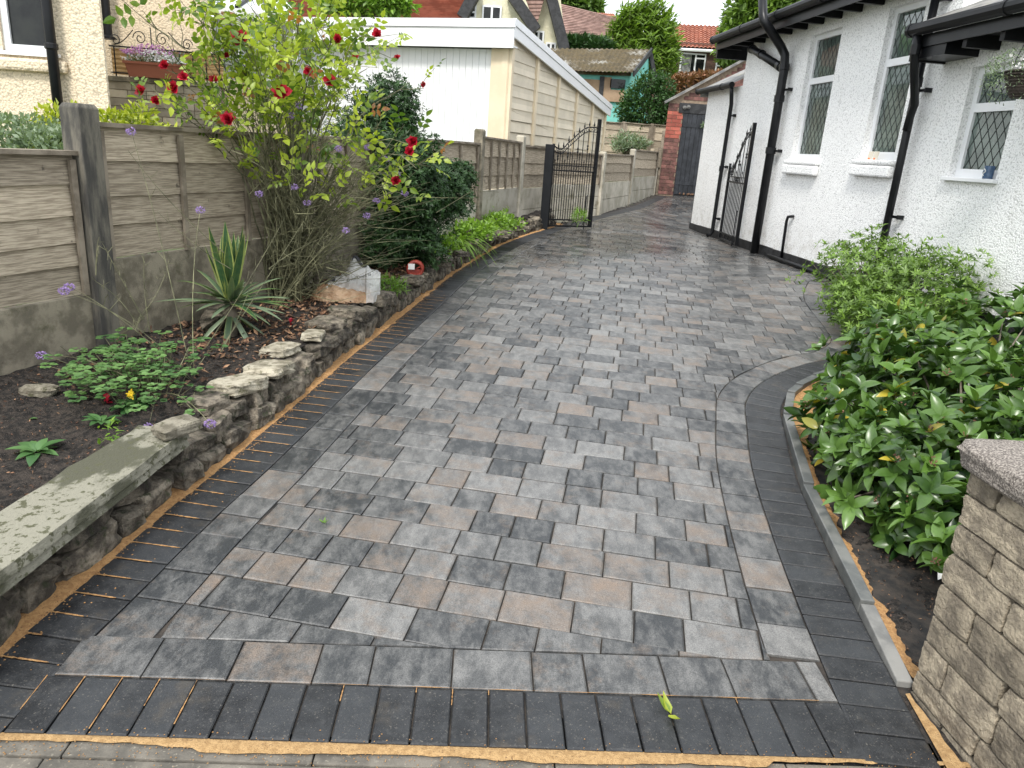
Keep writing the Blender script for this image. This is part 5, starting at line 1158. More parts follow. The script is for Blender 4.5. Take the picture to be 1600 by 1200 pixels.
# ------------------------------------------------------------------ trees and bushes behind
tplC = leaf_t(.30, .07, .1, .15, 2)
def tree(name, label, cat, Y, cen, rad, n, tpl, mat, tone=(0, 1), s=(.7, 1.3), extra=(), lump=.4, up=.4, trunk=True, shell=(.55, 1.08), outward=.8, clusters=None):
    k = Y / FPX; c = at(*cen, Y); bl = [(tuple(c), (rad[0] * k, min(rad[0], rad[1]) * k * .8, rad[1] * k))]
    for (x, y, rx_, ry_) in extra: p = at(x, y, Y - rnd.uniform(0, .3)); bl.append((tuple(p), (rx_ * k, rx_ * k * .8, ry_ * k)))
    t, f, tn, tips = bush(name, label, cat, bl, n, tpl, mat, tone, outward, up, shell, 24, (c.x, Y, c.z - rad[1] * k * 1.25), s[0], s[1], lump=lump, clusters=clusters, stemr=.03 * Y / 30)
    if trunk: mb = MB(); mb.tube([(c.x, Y, c.z - rad[1] * k * 1.6), (c.x, Y, c.z - rad[1] * k * .3), (c.x, Y, c.z + rad[1] * k * .5)], [.12 * Y / 30, .09 * Y / 30, .02], 7); mb.go('trunk', BARK, t)
    leaves_mesh('crown', tpl, f, tn, mat, t, 'stuff'); return t
tree('conifer_tree', 'bushy bright green conifer with feathery tips rising behind the turquoise shed', 'tree', 28, (1004, 80), (48, 62), 9000, tplC, CONI, (.1, 1.0), extra=[(990, 40, 26, 26), (1022, 45, 26, 30), (1035, 95, 22, 38), (975, 75, 24, 28), (1018, 26, 9, 16), (985, 30, 12, 14)], up=1.3, outward=.5, clusters=3)
tree('hedge', 'dark green clipped conifer hedge under the hipped brown roof', 'hedge', 27.5, (915, 73), (30, 13), 2600, leaf_t(.18, .05), HEDGE, (.3, 1), extra=[(895, 70, 14, 11), (938, 74, 18, 10)], up=.8, lump=.2, trunk=False)
tree('ivy_bush', 'dense ivy green bush growing over the rear fence beside the brick store', 'bush', 20.9, (1010, 165), (38, 36), 7000, leaf_t(.085, .055, .2, .2, 2), HEDGE, (.35, 1.6), extra=[(1000, 180, 32, 22), (1032, 145, 20, 24), (985, 172, 16, 20), (1015, 130, 16, 14), (1040, 170, 12, 26)], trunk=False, up=.2)
tree('copper_hedge', 'bronze and green hedge in front of the brown brick house window', 'hedge', 27, (1088, 131), (42, 14), 3000, leaf_t(.13, .06), COPPER, (0, 1), extra=[(1065, 134, 20, 14), (1110, 128, 26, 14)], trunk=False, lump=.3)
tree('shrub', 'straggly grey green shrub on the bank in front of the rear fence', 'shrub', 19.6, (982, 222), (24, 14), 1500, leaf_t(.10, .022), SAGE, (.1, 1), extra=[(970, 228, 14, 10), (1000, 225, 16, 10)], trunk=False, up=1.2, lump=.6, shell=(.2, 1.1))
tree('ash_tree', 'green tree showing above the black gutter at the top right', 'tree', 31, (1205, 25), (60, 50), 7500, leaf_t(.26, .11), CONI, (.0, .75), extra=[(1160, 55, 30, 28), (1140, 78, 16, 26), (1190, 10, 40, 30), (1245, 10, 30, 30)], lump=.6, shell=(.2, 1.1), up=.2)
tree('climbing_shrub', 'thin climbing shrub straggling up the side of the brick house', 'shrub', 32, (1143, 90), (12, 38), 1300, leaf_t(.16, .07), AZAL, (.2, 1), extra=[(1134, 30, 5, 26), (1128, 62, 8, 14)], lump=.7, shell=(.1, 1.1), trunk=False)
tree('garden_tree', 'light green tree showing over the white fascia left of the terracotta roof', 'tree', 19, (565, 5), (62, 20), 3600, leaf_t(.13, .06), LIME, (0, .9), extra=[(600, -2, 40, 20), (530, 0, 34, 22), (625, 10, 20, 10)], lump=.5, shell=(.2, 1.1))
tree('far_tree', 'olive green tree crown far off above the hipped brown roof', 'tree', 58, (905, 2), (34, 14), 1400, leaf_t(.5, .25), AZAL, (0, .6), extra=[(880, -2, 20, 12), (925, 10, 14, 8)], lump=.5, shell=(.2, 1.1))
# neighbour's plants over the left fence
tplW = leaf_t(.040, .024, .2, .1, 2)
t, f, tn, _ = bush('silvery_hedge', 'low silvery green hedge behind the near left fence panel', 'hedge', [((-3.55, 5.0, 1.30), (.75, .45, .20)), ((-4.3, 5.0, 1.28), (.7, .45, .22)), ((-2.95, 4.9, 1.26), (.35, .35, .17))], 15000, tplW, SAGE, (.1, 1), .7, .5, (.6, 1.05), 10, (-3.6, 5, .2), lump=.15)
leaves_mesh('foliage', tplW, f, tn, SAGE, t, 'stuff')
tplG = leaf_t(.05, .028, .2, .2, 2)
p = at(105, 205, 5.2); t, f, tn, _ = bush('golden_shrub', 'bright yellow green shrub between the silvery hedge and the tall concrete post', 'shrub', [((p.x - .02, 5.2, p.z), (.17, .2, .15)), ((p.x + .12, 5.2, p.z - .1), (.15, .2, .18)), ((p.x - .12, 5.2, p.z - .14), (.12, .18, .12))], 1500, tplG, GOLD, (.0, 1), .7, .5, (.3, 1.05), 10, (p.x, 5.2, .2), lump=.4)
leaves_mesh('foliage', tplG, f, tn, GOLD, t, 'stuff')
p = at(200, 197, 5.6); t, f, tn, _ = bush('golden_shrub', 'yellow green shrub tops just above the fence cap right of the tall post', 'shrub', [((p.x - .1, 5.6, p.z), (.14, .16, .09)), ((p.x + .3, 5.6, p.z - .06), (.14, .16, .08)), ((p.x + .1, 5.6, p.z + .0), (.1, .16, .14))], 1100, tplG, GOLD, (.0, .9), .7, .5, (.3, 1.05), 10, (p.x, 5.6, .2), lump=.4)
leaves_mesh('foliage', tplG, f, tn, GOLD, t, 'stuff')

# ------------------------------------------------------------------ plants in the left bed
def bez(a, b, c, d, n): return [a * (1 - t) ** 3 + b * 3 * t * (1 - t) ** 2 + c * 3 * t * t * (1 - t) + d * t ** 3 for t in [i / n for i in range(n + 1)]]
# dark evergreen
REEL = S(648, 428, .2); REEL.z = BED(REEL.x, REEL.y) + .062
tplE = leaf_t(.032, .013, .2, .1, 2)
e1 = at(590, 240, 6.9); e2 = at(610, 330, 6.9); e3 = at(690, 300, 7.1); e4 = at(545, 300, 7.0); e5 = at(715, 275, 7.2); e6 = at(620, 390, 6.7); e7 = at(612, 170, 6.9)
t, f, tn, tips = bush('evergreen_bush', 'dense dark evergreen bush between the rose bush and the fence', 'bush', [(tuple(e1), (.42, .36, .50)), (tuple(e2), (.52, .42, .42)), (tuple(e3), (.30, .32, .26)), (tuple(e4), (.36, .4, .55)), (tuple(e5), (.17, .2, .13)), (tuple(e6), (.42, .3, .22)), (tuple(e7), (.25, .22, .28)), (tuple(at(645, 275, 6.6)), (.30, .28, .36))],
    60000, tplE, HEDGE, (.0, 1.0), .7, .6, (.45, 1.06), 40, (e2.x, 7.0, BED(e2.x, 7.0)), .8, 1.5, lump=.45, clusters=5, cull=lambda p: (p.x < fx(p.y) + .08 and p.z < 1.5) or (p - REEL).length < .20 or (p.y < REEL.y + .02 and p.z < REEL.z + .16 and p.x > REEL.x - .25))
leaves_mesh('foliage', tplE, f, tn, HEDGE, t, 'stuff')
# rose bush
rb0 = S(445, 452, .2); rb0.y = 5.35; rb0.x = -1.72; rb0.z = BED(rb0.x, rb0.y)
rose = thing('rose_bush', rb0, 'tall rambling rose bush with crimson flowers and arching stems against the fence', 'rose bush')
flw = [(377, 62, 4.7, 1.35), (272, 138, 4.4, 1), (222, 143, 4.3, .8), (357, 187, 4.5, 1.1), (441, 145, 4.5, 1.3), (516, 127, 4.8, 1.0), (590, 55, 5.0, .9), (645, 222, 4.8, 1.0), (640, 238, 4.8, .9), (487, 50, 5.1, .6), (258, 103, 4.6, .8), (335, 125, 4.7, .7), (352, 72, 4.9, .5), (482, 112, 4.9, .8), (556, 88, 5.0, .5), (621, 90, 5.1, .5), (662, 133, 5.1, .5), (618, 283, 4.7, .8), (244, 158, 4.4, .7), (528, 62, 5.1, .8), (354, 87, 4.8, .5), (287, 120, 4.5, .7)]
canes = []; mb = MB(); mb.t = (.5, 0, 0)
def cane(target, r0=.008, sag=.25):
    q = rb0 + Vector((rnd.uniform(-.14, .14), rnd.uniform(-.12, .12), 0)); d = target - q
    b_ = q + Vector((d.x * .12 + rnd.uniform(-.06, .06), d.y * .12 + rnd.uniform(-.05, .05), max(.5, d.z) * rnd.uniform(.35, .6))); c_ = q + Vector((d.x * .55, d.y * .55, d.z * rnd.uniform(.85, 1.15) + .05)); pts = bez(q, b_, c_, target, 9)
    sdv = rnd.random() * 99
    for i_, p in enumerate(pts[1:-1]): p += rv() * .010 + Vector((mnoise.noise(Vector((i_ * .45, sdv, 0))), mnoise.noise(Vector((i_ * .45, 0, sdv))), 0)) * .11
    if any(p.x < fx(p.y) + .04 and p.z < 1.48 for p in pts): return None
    mb.t = (rnd.random(), 0, 0); mb.tube(pts, [r0 * (1 - .75 * i / 9) for i in range(10)], 5); return pts
for x, y, Y, s_ in flw:
    for _ in range(8):
        c = cane(at(x, y, Y) - Vector((0, 0, .02)), .007)
        if c: canes.append(c); break
for x, y, Y in ((212, 28, 4.4), (232, 58, 4.4), (252, 12, 4.5), (298, 34, 4.6), (275, 20, 4.5), (322, 20, 4.6), (345, 45, 4.7), (240, 175, 4.5), (265, 215, 4.6), (285, 240, 4.7)):
    for _ in range(8):
        c = cane(at(x, y, Y), .005)
        if c: canes.append(c); break
k = 0
while k < 56:
    Y = rnd.uniform(4.3, 6.2); px = rnd.gauss(410, 100); py = rnd.uniform(-10, 290) if rnd.random() < .35 else rnd.gauss(110, 60)
    if py < -30 or px < 215 + py * .12 or px > 690 or (px > 560 and py < 40) or py < 160 - (px - 215) * 1.1 or (px < 345 and 40 < py < 215 and rnd.random() < .8): continue
    c = cane(at(px, py, Y), rnd.uniform(.0025, .0075))
    if c: canes.append(c); k += 1
mb.go('canes', STEM, rose, center=False)
tips = []; mb = MB()
for c in canes:
    for j in range(rnd.randint(4, 8)):
        i = rnd.randint(4, 8); p = c[i].lerp(c[i + 1], rnd.random()); d = ((c[i + 1] - c[i]).normalized() + rv() * .9).normalized(); L = rnd.uniform(.08, .28); q = p + d * L + Vector((0, 0, .03)); m = p.lerp(q, .5) + rv() * .015
        if q.x < fx(q.y) + .04 and q.z < 1.48: continue
        mb.t = (rnd.random(), 0, 0); mb.tube([p, m, q], [.0028, .0022, .0013], 4, False); tips += [(q, d), (m, d)] 
    tips += [(c[i], (c[i] - c[i - 1]).normalized()) for i in (6, 7, 8, 9)]
for _ in range(540):                            # thicket of thin bare twigs low down
    zz = rnd.uniform(.0, .85); a0 = rb0 + Vector((rnd.gauss(.02 + .28 * zz, .12 + .16 * zz), rnd.gauss(0, .14), zz)); d = rv(); d.z = abs(d.z) * .7 + .1; L = rnd.uniform(.25, .8); q = a0 + Vector((d.x * 1.0 + .12, d.y * .6, d.z * .8)) * L; m = a0.lerp(q, .5) + rv() * .09
    if (q.x < fx(q.y) + .05) or (m.x < fx(m.y) + .05): continue
    mb.t = (rnd.random(), 0, 0); mb.tube([a0, m, q], [.0032, .0022, .0010], 4, False)
for _ in range(60):
    p = at(rnd.gauss(575, 45), rnd.gauss(255, 45), rnd.uniform(4.8, 5.6)); tips.append((p, rv())); mb.t = (.6, 0, 0); mb.tube([rb0 + Vector((rnd.uniform(.0, .3), 0, rnd.uniform(.2, .6))), (rb0 + Vector((.2, 0, .5))).lerp(p, .5) + rv() * .06, p], [.003, .002, .001], 4, False)
tag(mb.go('twigs', STEM, rose, center=False), kind='stuff')
tplR = leaf_t(.052, .031, .25, .25, 3, .7); frs = []; tn = []
for p, d in tips:
    if p.z < 1.05 + rnd.random() * .5 and rnd.random() < .8: continue
    if rnd.random() < .34: continue
    c_ = p - EYE; z_ = c_.dot(Vector(CM[:, 2])); X_ = 800 + c_.dot(Vector(CM[:, 0])) / z_ * FPX; Y_ = 600 + c_.dot(Vector(CM[:, 1])) / z_ * FPX
    if X_ < 300 and 50 < Y_ < 128 and rnd.random() < .85: continue
    if X_ > 520 and 110 < Y_ < 190 and rnd.random() < .6: continue
    ax = (d * .6 + rv() * .8 + Vector((0, 0, .2))).normalized(); sd_ = ax.orthogonal().normalized(); sd_ = Matrix.Rotation(rnd.random() * 6.3, 3, ax) @ sd_; up = ax.cross(sd_)
    if up.z < 0: up = -up
    tb = rnd.random(); tb = tb ** 1.1; y_ = rnd.random() * .94 if rnd.random() < .97 else 1.0; sz = rnd.uniform(.6, 1.25)
    for k, (al, sg) in enumerate(((.030, 1), (.030, -1), (.065, 1), (.065, -1), (.095, 0))):
        dv = ax * (.35 if sg else 1) + sd_ * sg; frs.append(frame(p + ax * al * sz, dv + rv() * .15, up + rv() * .3, sz * (1.15 if sg == 0 else .95))); tn.append((max(0, min(1, tb + rnd.uniform(-.12, .12))), y_, .5))
leaf_parts('leaf', tplR, frs, tn, ROSEL, rose, nvar=10, smooth=False)
tplPet = leaf_t(.040, .036, .5, -.35, 3, .8)
for x, y, Y, s_ in flw:
    p = at(x, y, Y); f = []
    for ring, (cnt, el, sc) in enumerate(((7, .15, 1.15), (6, .6, 1.0), (5, 1.1, .8), (3, 1.5, .6))):
        for k in range(cnt): a = 2 * math.pi * k / cnt + ring * .5 + rnd.uniform(-.2, .2); fwd = Vector((0, -.8, .35)).normalized(); sx = Vector((1, 0, 0)); sy = fwd.cross(sx); rad = sx * math.cos(a) + sy * math.sin(a); dv = rad * math.cos(el) + fwd * math.sin(el); f.append(frame(p, dv + rv() * .25, fwd * math.cos(el) - rad * math.sin(el) + rv() * .2, sc * s_ * rnd.uniform(.8, 1.1)))
    leaves_mesh('rose_flower', tplPet, f, [(rnd.random(), .3, .5) for _ in f], ROSE, rose)
# yucca
yb = S(352, 520, .2); yb.x += .04; yb.z = BED(yb.x, yb.y) - .01; yuc = thing('yucca', yb, 'variegated yucca with upright sword leaves and yellow margins by the fence', 'yucca')
mb = MB(); mb.tube([yb, yb + Vector((0, 0, .14)), yb + Vector((0, 0, .22))], [.035, .04, .03], 8); mb.go('stem', BARK, yuc)
for k in range(62):
    inner = k < 13; el = rnd.uniform(1.2, 1.5) if inner else (rnd.uniform(.05, .85) if k < 54 else rnd.uniform(-.7, -.1)); a = k * 2.4 + rnd.uniform(-.2, .2); L = rnd.uniform(.40, .56) if inner else rnd.uniform(.28, .46); wd_ = .056 if inner else .034
    o_ = yb + Vector((0, 0, .20 if el > 0 else .15)); d = Vector((math.cos(a) * math.cos(el), math.sin(a) * math.cos(el), math.sin(el))); sd_ = Vector((-math.sin(a), math.cos(a), 0)); up = sd_.cross(d); V = []; N = 7; bd = rnd.uniform(.0, .12) if inner else rnd.uniform(.1, .45)
    for i in range(N + 1):
        tt = i / N; w_ = wd_ * (.55 + .9 * tt - 1.45 * tt ** 2.6) ; w_ = max(w_, .0008) * .75; c = o_ + d * L * tt + Vector((0, 0, -1)) * bd * L * tt * tt
        for s_, lift in ((-1, .35), (-.72, .2), (0, 0), (.72, .2), (1, .35)): V.append(c + sd_ * w_ * s_ + up * abs(w_) * lift)
    if any(v.x < fx(v.y) + .03 and v.z < 1.3 for v in V): continue
    Fc = [(5 * i + j, 5 * i + j + 1, 5 * i + j + 6, 5 * i + j + 5) for i in range(N) for j in range(4)]; T = [((.9 if j in (0, 3) else rnd.uniform(.0, .12)), 0.2 if inner else (.3 if rnd.random() < .5 else 1.0), 0) for i in range(N) for j in range(4)]
    if not inner: g_ = rnd.choice([.95, .96, .945, .955, .3]); T = [(t_[0] * .5, g_, 0) for t_ in T]
    mk('leaf', V, Fc, YUC, yuc, tone=np.array(T))
# columbine clump
tplQ = leaf_t(.036, .036, .15, .1, 3, .9)
cb = S(230, 590, .22); cb.z = BED(cb.x, cb.y); col_ = thing('columbine_plant', cb, 'spreading clump of pale green lobed leaves at the foot of the tall concrete post', 'plant'); frs = []; tn = []; mb = MB()
for _ in range(150):
    px = rnd.gauss(205, 62); py = rnd.gauss(582, 26)
    if px < 35 or px > 350 or py < 525: continue
    p = S(px, py, .22 + rnd.uniform(.02, .10)); p.z = BED(p.x, p.y) + rnd.uniform(.05, .20)
    if p.x < fx(p.y) + .07: continue
    b_ = cb.lerp(Vector((p.x, p.y, BED(p.x, p.y))), .6); mb.tube([b_, b_.lerp(p, .6) + Vector((0, 0, .03)), p], [.0022, .0018, .001], 4, False); tb = rnd.random()
    for k in range(3):
        a = k * 2.09 + rnd.random(); ax = Vector((math.cos(a), math.sin(a), .12)); c = p + ax * .016
        for s_ in (-.6, 0, .6): d = Vector((math.cos(a + s_), math.sin(a + s_), .1)); frs.append(frame(c, d, Vector((0, 0, 1)) + rv() * .25, rnd.uniform(.75, 1.0))); tn.append((min(1, max(0, tb + rnd.uniform(-.1, .1))), .3, .5))
mb.go('stems', STEM, col_, center=False); leaf_parts('leaflet', tplQ, frs, tn, COLU, col_, nvar=6)
# primulas
tplM = leaf_t(.085, .042, .25, .45, 5, .85)
def primula(px, py, n, lab, s_=1.0, flower=False):
    p = S(px, py, .2); p.z = BED(p.x, p.y); t = thing('primula', p, lab, 'primula'); me_t = []
    for k in range(n):
        a = k * 2.4 + rnd.uniform(-.2, .2); el = rnd.uniform(.15, .8); d = Vector((math.cos(a) * math.cos(el), math.sin(a) * math.cos(el), math.sin(el))); leaves_mesh('leaf', tplM, [frame(p + d * .01 + Vector((0, 0, .01)), d, Vector((0, 0, 1)), s_ * rnd.uniform(.75, 1.15))], [(rnd.random(), .3, .5)], PRIM, t, smooth=True)
    if flower:
        f = [frame(p + Vector((.015, -.02, .075)) + rv() * .008, rv() + Vector((0, -.2, .2)), Vector((0, -.6, 1)), rnd.uniform(.5, .8)) for _ in range(30)]; leaves_mesh('flower', leaf_t(.024, .018), f, [(.5, .5, .5)] * 30, YELL, t)
primula(58, 706, 13, 'leafy green primula nearest the coping slab at the lower left'); primula(160, 665, 11, 'primula rosette between the flat buff stone and the coping slab', .9); primula(205, 640, 12, 'primula with a small yellow flower head', 1.0, True); primula(40, 655, 5, 'small sprig of primula leaves at the left edge near the flat stone', .6)
# sprigs near the primula
p = S(178, 700, .2); f = [frame(Vector((p.x + rnd.uniform(-.03, .03), p.y + rnd.uniform(-.05, .05), BED(p.x, p.y) + rnd.uniform(.02, .12))), rv() + Vector((0, 0, .3)), (0, 0, 1), rnd.uniform(.5, .9)) for _ in range(36)]
tag(leaves_mesh('seedling', leaf_t(.045, .016), f, [(rnd.random(), .3, .5) for _ in f], LIME), 'thin pale green seedling beside the primula near the coping slab', 'seedling')
# red petals fallen
for (px, py), lab in (((168, 632), 'crimson rose petal cluster fallen beside the yellow primula'), ((455, 505), 'red fallen petals on the leaf litter near the top stones')):
    p = S(px, py, .2); p.z = BED(p.x, p.y) + .02; f = [frame(p + rv() * .012, rv(), Vector((0, 0, 1)), .8) for _ in range(5)]; tag(leaves_mesh('fallen_petals', tplPet, f, [(rnd.random(), .3, .5) for _ in f], ROSE), lab, 'petals')
# leaf litter
tplD = leaf_t(.042, .022, .5, -.3, 2); f = []
for _ in range(5200):
    y = rnd.uniform(3.2, 9.5); x = rnd.uniform(fx(y) + .08, lx(y) - .2)
    if y < 3.9 and rnd.random() < .8: continue
    f.append(frame((x, y, soilz(x, y) + rnd.uniform(.0, .014)), rv() * Vector((1, 1, .3)), Vector((0, 0, 1)) + rv() * .8, rnd.uniform(.5, 1.2)))
tag(leaves_mesh('leaf_litter', tplD, f, [(rnd.random() ** 1.5, .3, .5) for _ in f], LITTER), 'layer of brown dead leaves over the left flower bed around the yucca', 'leaf litter', kind='stuff')
f = []
for _ in range(1600):
    y = rnd.uniform(1.6, 4.2); x = rnd.uniform(fx(y) + .05, lx(y) - .2); f.append(frame((x, y, soilz(x, y) + .004), rv() * Vector((1, 1, .4)), Vector((0, 0, 1)) + rv(), rnd.uniform(.15, .4)))
for _ in range(2600):
    y = rnd.uniform(1.9, 4.6); x = rnd.uniform(rx(y) + .08, rx(y) + 1.0); f.append(frame((x, y, soilr(x, y) + .004), rv() * Vector((1, 1, .4)), Vector((0, 0, 1)) + rv(), rnd.uniform(.12, .35)))
tag(leaves_mesh('soil_crumbs', tplD, f, [(rnd.random(), .3, .5) for _ in f], LITTER), 'small twigs and crumbs on the bare soil of the beds', 'soil crumbs', kind='stuff')
# low lime foliage by the far fence posts
def clump(name, lab, cen, dzs, rad, n, tpl, mat, tone=(0, 1), cat='plant'):
    p = S(*cen, .2); z = BED(p.x, p.y); t, f, tn, _ = bush(name, lab, cat, [((p.x, p.y, z + rad[2] * .6), rad)], n, tpl, mat, tone, .7, .5, (.2, 1.05), 8, (p.x, p.y, z), lump=.5); leaves_mesh('foliage', tpl, f, tn, mat, t, 'stuff'); return t
clump('ground_cover', 'bright lime green low foliage around the foot of the second visible fence post', (735, 372), 0, (.28, .45, .13), 900, leaf_t(.05, .03), LIME)
clump('ground_cover', 'bright lime green low foliage beside the black gate post', (775, 355), 0, (.32, .6, .13), 900, leaf_t(.05, .03), LIME)
clump('ground_cover', 'pale green foliage clump just beyond the red plastic reel', (690, 392), 0, (.22, .3, .10), 600, leaf_t(.045, .028), LIME)
clump('fern', 'small feathery fern right of the plastic sand bag', (606, 455), 0, (.14, .16, .07), 420, leaf_t(.05, .009), LIME, (.0, .5), 'fern')
clump('sapling', 'small light leaved sapling behind the plastic sand bag', (528, 400), 0, (.14, .16, .12), 90, leaf_t(.05, .03), AZAL, (.4, 1), 'sapling')
clump('grass_tuft', 'grassy weeds in front of the pale gravel boards behind the iron gate', (905, 345), 0, (.10, .3, .10), 220, leaf_t(.08, .008), LIME, (.0, .7), 'weeds')
# strappy daylily drooping over the kerb
p = S(712, 380, .2); p.z = BED(p.x, p.y); dl = thing('daylily', p, 'strappy bright green daylily leaves drooping over the wall onto the drive', 'plant')
for k in range(26):
    a = rnd.uniform(-1.3, .7) if k < 20 else rnd.uniform(0, 6.28); L = rnd.uniform(.28, .55); el = rnd.uniform(.3, 1.1); o_ = p; V = []; N = 7
    for i in range(N + 1):
        tt = i / N; c = o_ + Vector((math.cos(a), math.sin(a), 0)) * L * tt * math.cos(el * (1 - tt)) + Vector((0, 0, L * (math.sin(el) * tt - .95 * tt * tt))); w_ = .008 * (1 - tt ** 3) + .0005; s_ = Vector((-math.sin(a), math.cos(a), 0)); V += [c - s_ * w_, c, c + s_ * w_]; V[-2] = V[-2] - Vector((0, 0, .003))
    mk('leaf', V, [(3 * i + j, 3 * i + j + 1, 3 * i + j + 4, 3 * i + j + 3) for i in range(N) for j in (0, 1)], LIME, dl, tone=(rnd.random(), .3, .5))
# verbena
def verbena(lab, base, heads):
    b0_ = S(*base, .2); b0_.z = BED(b0_.x, b0_.y); t = thing('verbena', b0_, lab, 'verbena', 'lilac verbenas'); mb = MB()
    for x, y, Y in heads:
        h = at(x, y, Y); m = b0_.lerp(h, .55) + Vector((rnd.uniform(-.05, .05), 0, .10)); pts = bez(b0_ + rv() * .02, b0_.lerp(m, .5), m, h, 8); mb.t = (rnd.random(), 0, 0); mb.tube(pts, [.0028 - .0002 * i for i in range(9)], 4, False)
        for j in (4, 6): q = pts[j] + Vector((rnd.uniform(-.08, .08), rnd.uniform(-.05, .05), .06)); mb.tube([pts[j], q], [.0016, .001], 4, False)
        hb_ = MB()
        for k in range(60): d = rv(); q = h + Vector((d.x * .02, d.y * .02, d.z * .014)) * 1.0 + rv() * .004; hb_.tube([q, q + d * .005], [.0032, .002], 4)
        hb_.go('flower_head', PURP, t)
    mb.go('stems', STEM, t, center=False)
verbena('lilac verbena on thin stems leaning across the lower rose stems', (430, 480), [(575, 230, 4.9), (529, 232, 4.9), (620, 272, 5.0), (632, 302, 5.1), (588, 314, 5.0), (573, 337, 5.0), (540, 360, 4.9), (604, 248, 5.2)])
verbena('lilac verbena with heads high among the red roses', (470, 470), [(455, 180, 4.8), (468, 166, 4.8), (452, 160, 4.9), (460, 292, 4.7), (405, 303, 4.6), (480, 317, 4.9)])
verbena('lilac verbena with a head in front of the left fence post', (300, 590), [(205, 205, 3.9), (313, 328, 4.0), (100, 455, 3.4), (108, 448, 3.45)])
verbena('lilac verbena drooping over the loose stone block', (250, 620), [(328, 662, 2.95), (65, 555, 3.35), (232, 668, 2.9)])
# grey bare stems crossing the yucca
mb = MB()
for x0_, y0_, x1_, y1_, Y0, Y1 in ((320, 545, 445, 340, 4.0, 4.3), (345, 545, 475, 345, 4.0, 4.4), (170, 530, 235, 480, 3.9, 3.6), (235, 520, 225, 395, 3.7, 3.7), (225, 500, 160, 380, 3.7, 3.7), (360, 420, 245, 330, 4.1, 3.9), (350, 395, 200, 235, 4.2, 4.0), (420, 420, 520, 365, 4.4, 4.7), (215, 510, 150, 440, 3.7, 3.7), (150, 430, 155, 370, 3.7, 3.7), (345, 550, 400, 420, 3.95, 4.2), (215, 500, 265, 400, 3.75, 3.9)):
    p = at(x0_, y0_, Y0); q = at(x1_, y1_, Y1); m = p.lerp(q, .5) + rv() * .06; mb.t = (.3, 0, 0); mb.tube(bez(p, p.lerp(m, .6), m.lerp(q, .4), q, 6), [.0028 - .0003 * i for i in range(7)], 4, False)
    for j in range(7): r_ = p.lerp(q, rnd.uniform(.3, 1)); mb.tube([r_, r_ + rv() * .05], [.0016, .0008], 4, False)
tag(mb.go('bare_stems', STEM, center=True), 'tangle of thin grey flower stems leaning around the yucca', 'stems', kind='stuff')
# thicker woody trunks of the old shrub at the fence
tk = thing('old_shrub', (rb0.x + .0, rb0.y + .25, rb0.z), 'grey woody trunks of an old shrub behind the rose bush stems', 'shrub')
for k, (dx, lean) in enumerate(((-.16, -.10), (-.05, .05), (.07, .16), (.17, .02), (-.26, -.16))):
    mb = MB(); q = Vector((rb0.x + dx, rb0.y + .12 + .03 * k, rb0.z - .02)); mb.tube([q, q + Vector((lean * .5, 0, .35)), q + Vector((lean, .02, .7)), q + Vector((lean * 1.8, .03, 1.05))], [.028, .022, .016, .008], 7); mb.go('stem', BARK, tk)

# ------------------------------------------------------------------ bag of kiln dried sand, red reel
pb = S(540, 466, .2); pb.z = BED(pb.x, pb.y); bag = thing('sand_bag', pb, 'torn clear plastic bag part full of orange sand lying on the bed', 'bag')
bx = Vector((.985, .17, 0)).normalized(); by = Vector((-bx.y, bx.x, 0)); k_ = pb.length / FPX * .98
def bagpt(s, a, hs, dep, cr=1):
    h = hs(s); d = dep(s); c = pb + bx * (s - .5) * .50
    cr_ = cr; y = -math.cos(a) * d; z = h * (math.sin(a) ** .7 if math.sin(a) > 0 else 0); n_ = cr * (.008 * mnoise.noise(Vector((s * 9, a * 2.2, 3))) + .004 * mnoise.noise(Vector((s * 28, a * 7, 3))))
    return c + by * (y + n_) + Vector((0, 0, z + n_))
mb = MB(); mb.grid(lambda u, v: bagpt(u, v * math.pi, lambda s: .02 + .095 * math.sin(min(1, s * 1.05) * math.pi) ** .6 + .03 * (s < .45) * math.sin(s * 7), lambda s: .05 + .115 * math.sin(s * math.pi) ** .5), 26, 10); mb.go('sand_fill', BAGS, bag, smooth=True)
def crest(s):
    P_ = [(0, .03), (.18, .10), (.28, .165), (.40, .155), (.50, .19), (.62, .315), (.68, .31), (.80, .245), (.9, .22), (1.0, .20)]
    for (a, b), (c, d) in zip(P_, P_[1:]):
        if a <= s <= c: return b + (d - b) * (s - a) / (c - a)
    return .1
mb = MB(); mb.grid(lambda u, v: bagpt(u * .98 + .03, v * math.pi, lambda s: crest(min(1, s)) * (1 + .05 * mnoise.noise(Vector((s * 20, 0, 0)))), lambda s: .035 + .075 * math.sin(min(1, s) * math.pi) ** .5 + (.045 if s > .8 else 0), 2.6), 40, 16); mb.go('plastic_film', CLEAR, bag, smooth=False)
mb = MB(); mb.grid(lambda u, v: bagpt(.18 + .18 * u, (.30 + .17 * v) * math.pi * .98, lambda s: crest(s) + .004, lambda s: .055 + .085 * math.sin(s * math.pi) ** .5), 6, 4); mb.go('printed_panel', INK, bag)
mb = MB(); mb.tube([bagpt(.60 + .22 * j / 8, (.42 + .05 * math.sin(j)) * math.pi, crest, lambda s: .055 + .085 * math.sin(s * math.pi) ** .5) for j in range(9)], [.004, .012, .016, .014, .012, .012, .01, .01, .004], 5); mb.go('printed_panel', INK, bag)
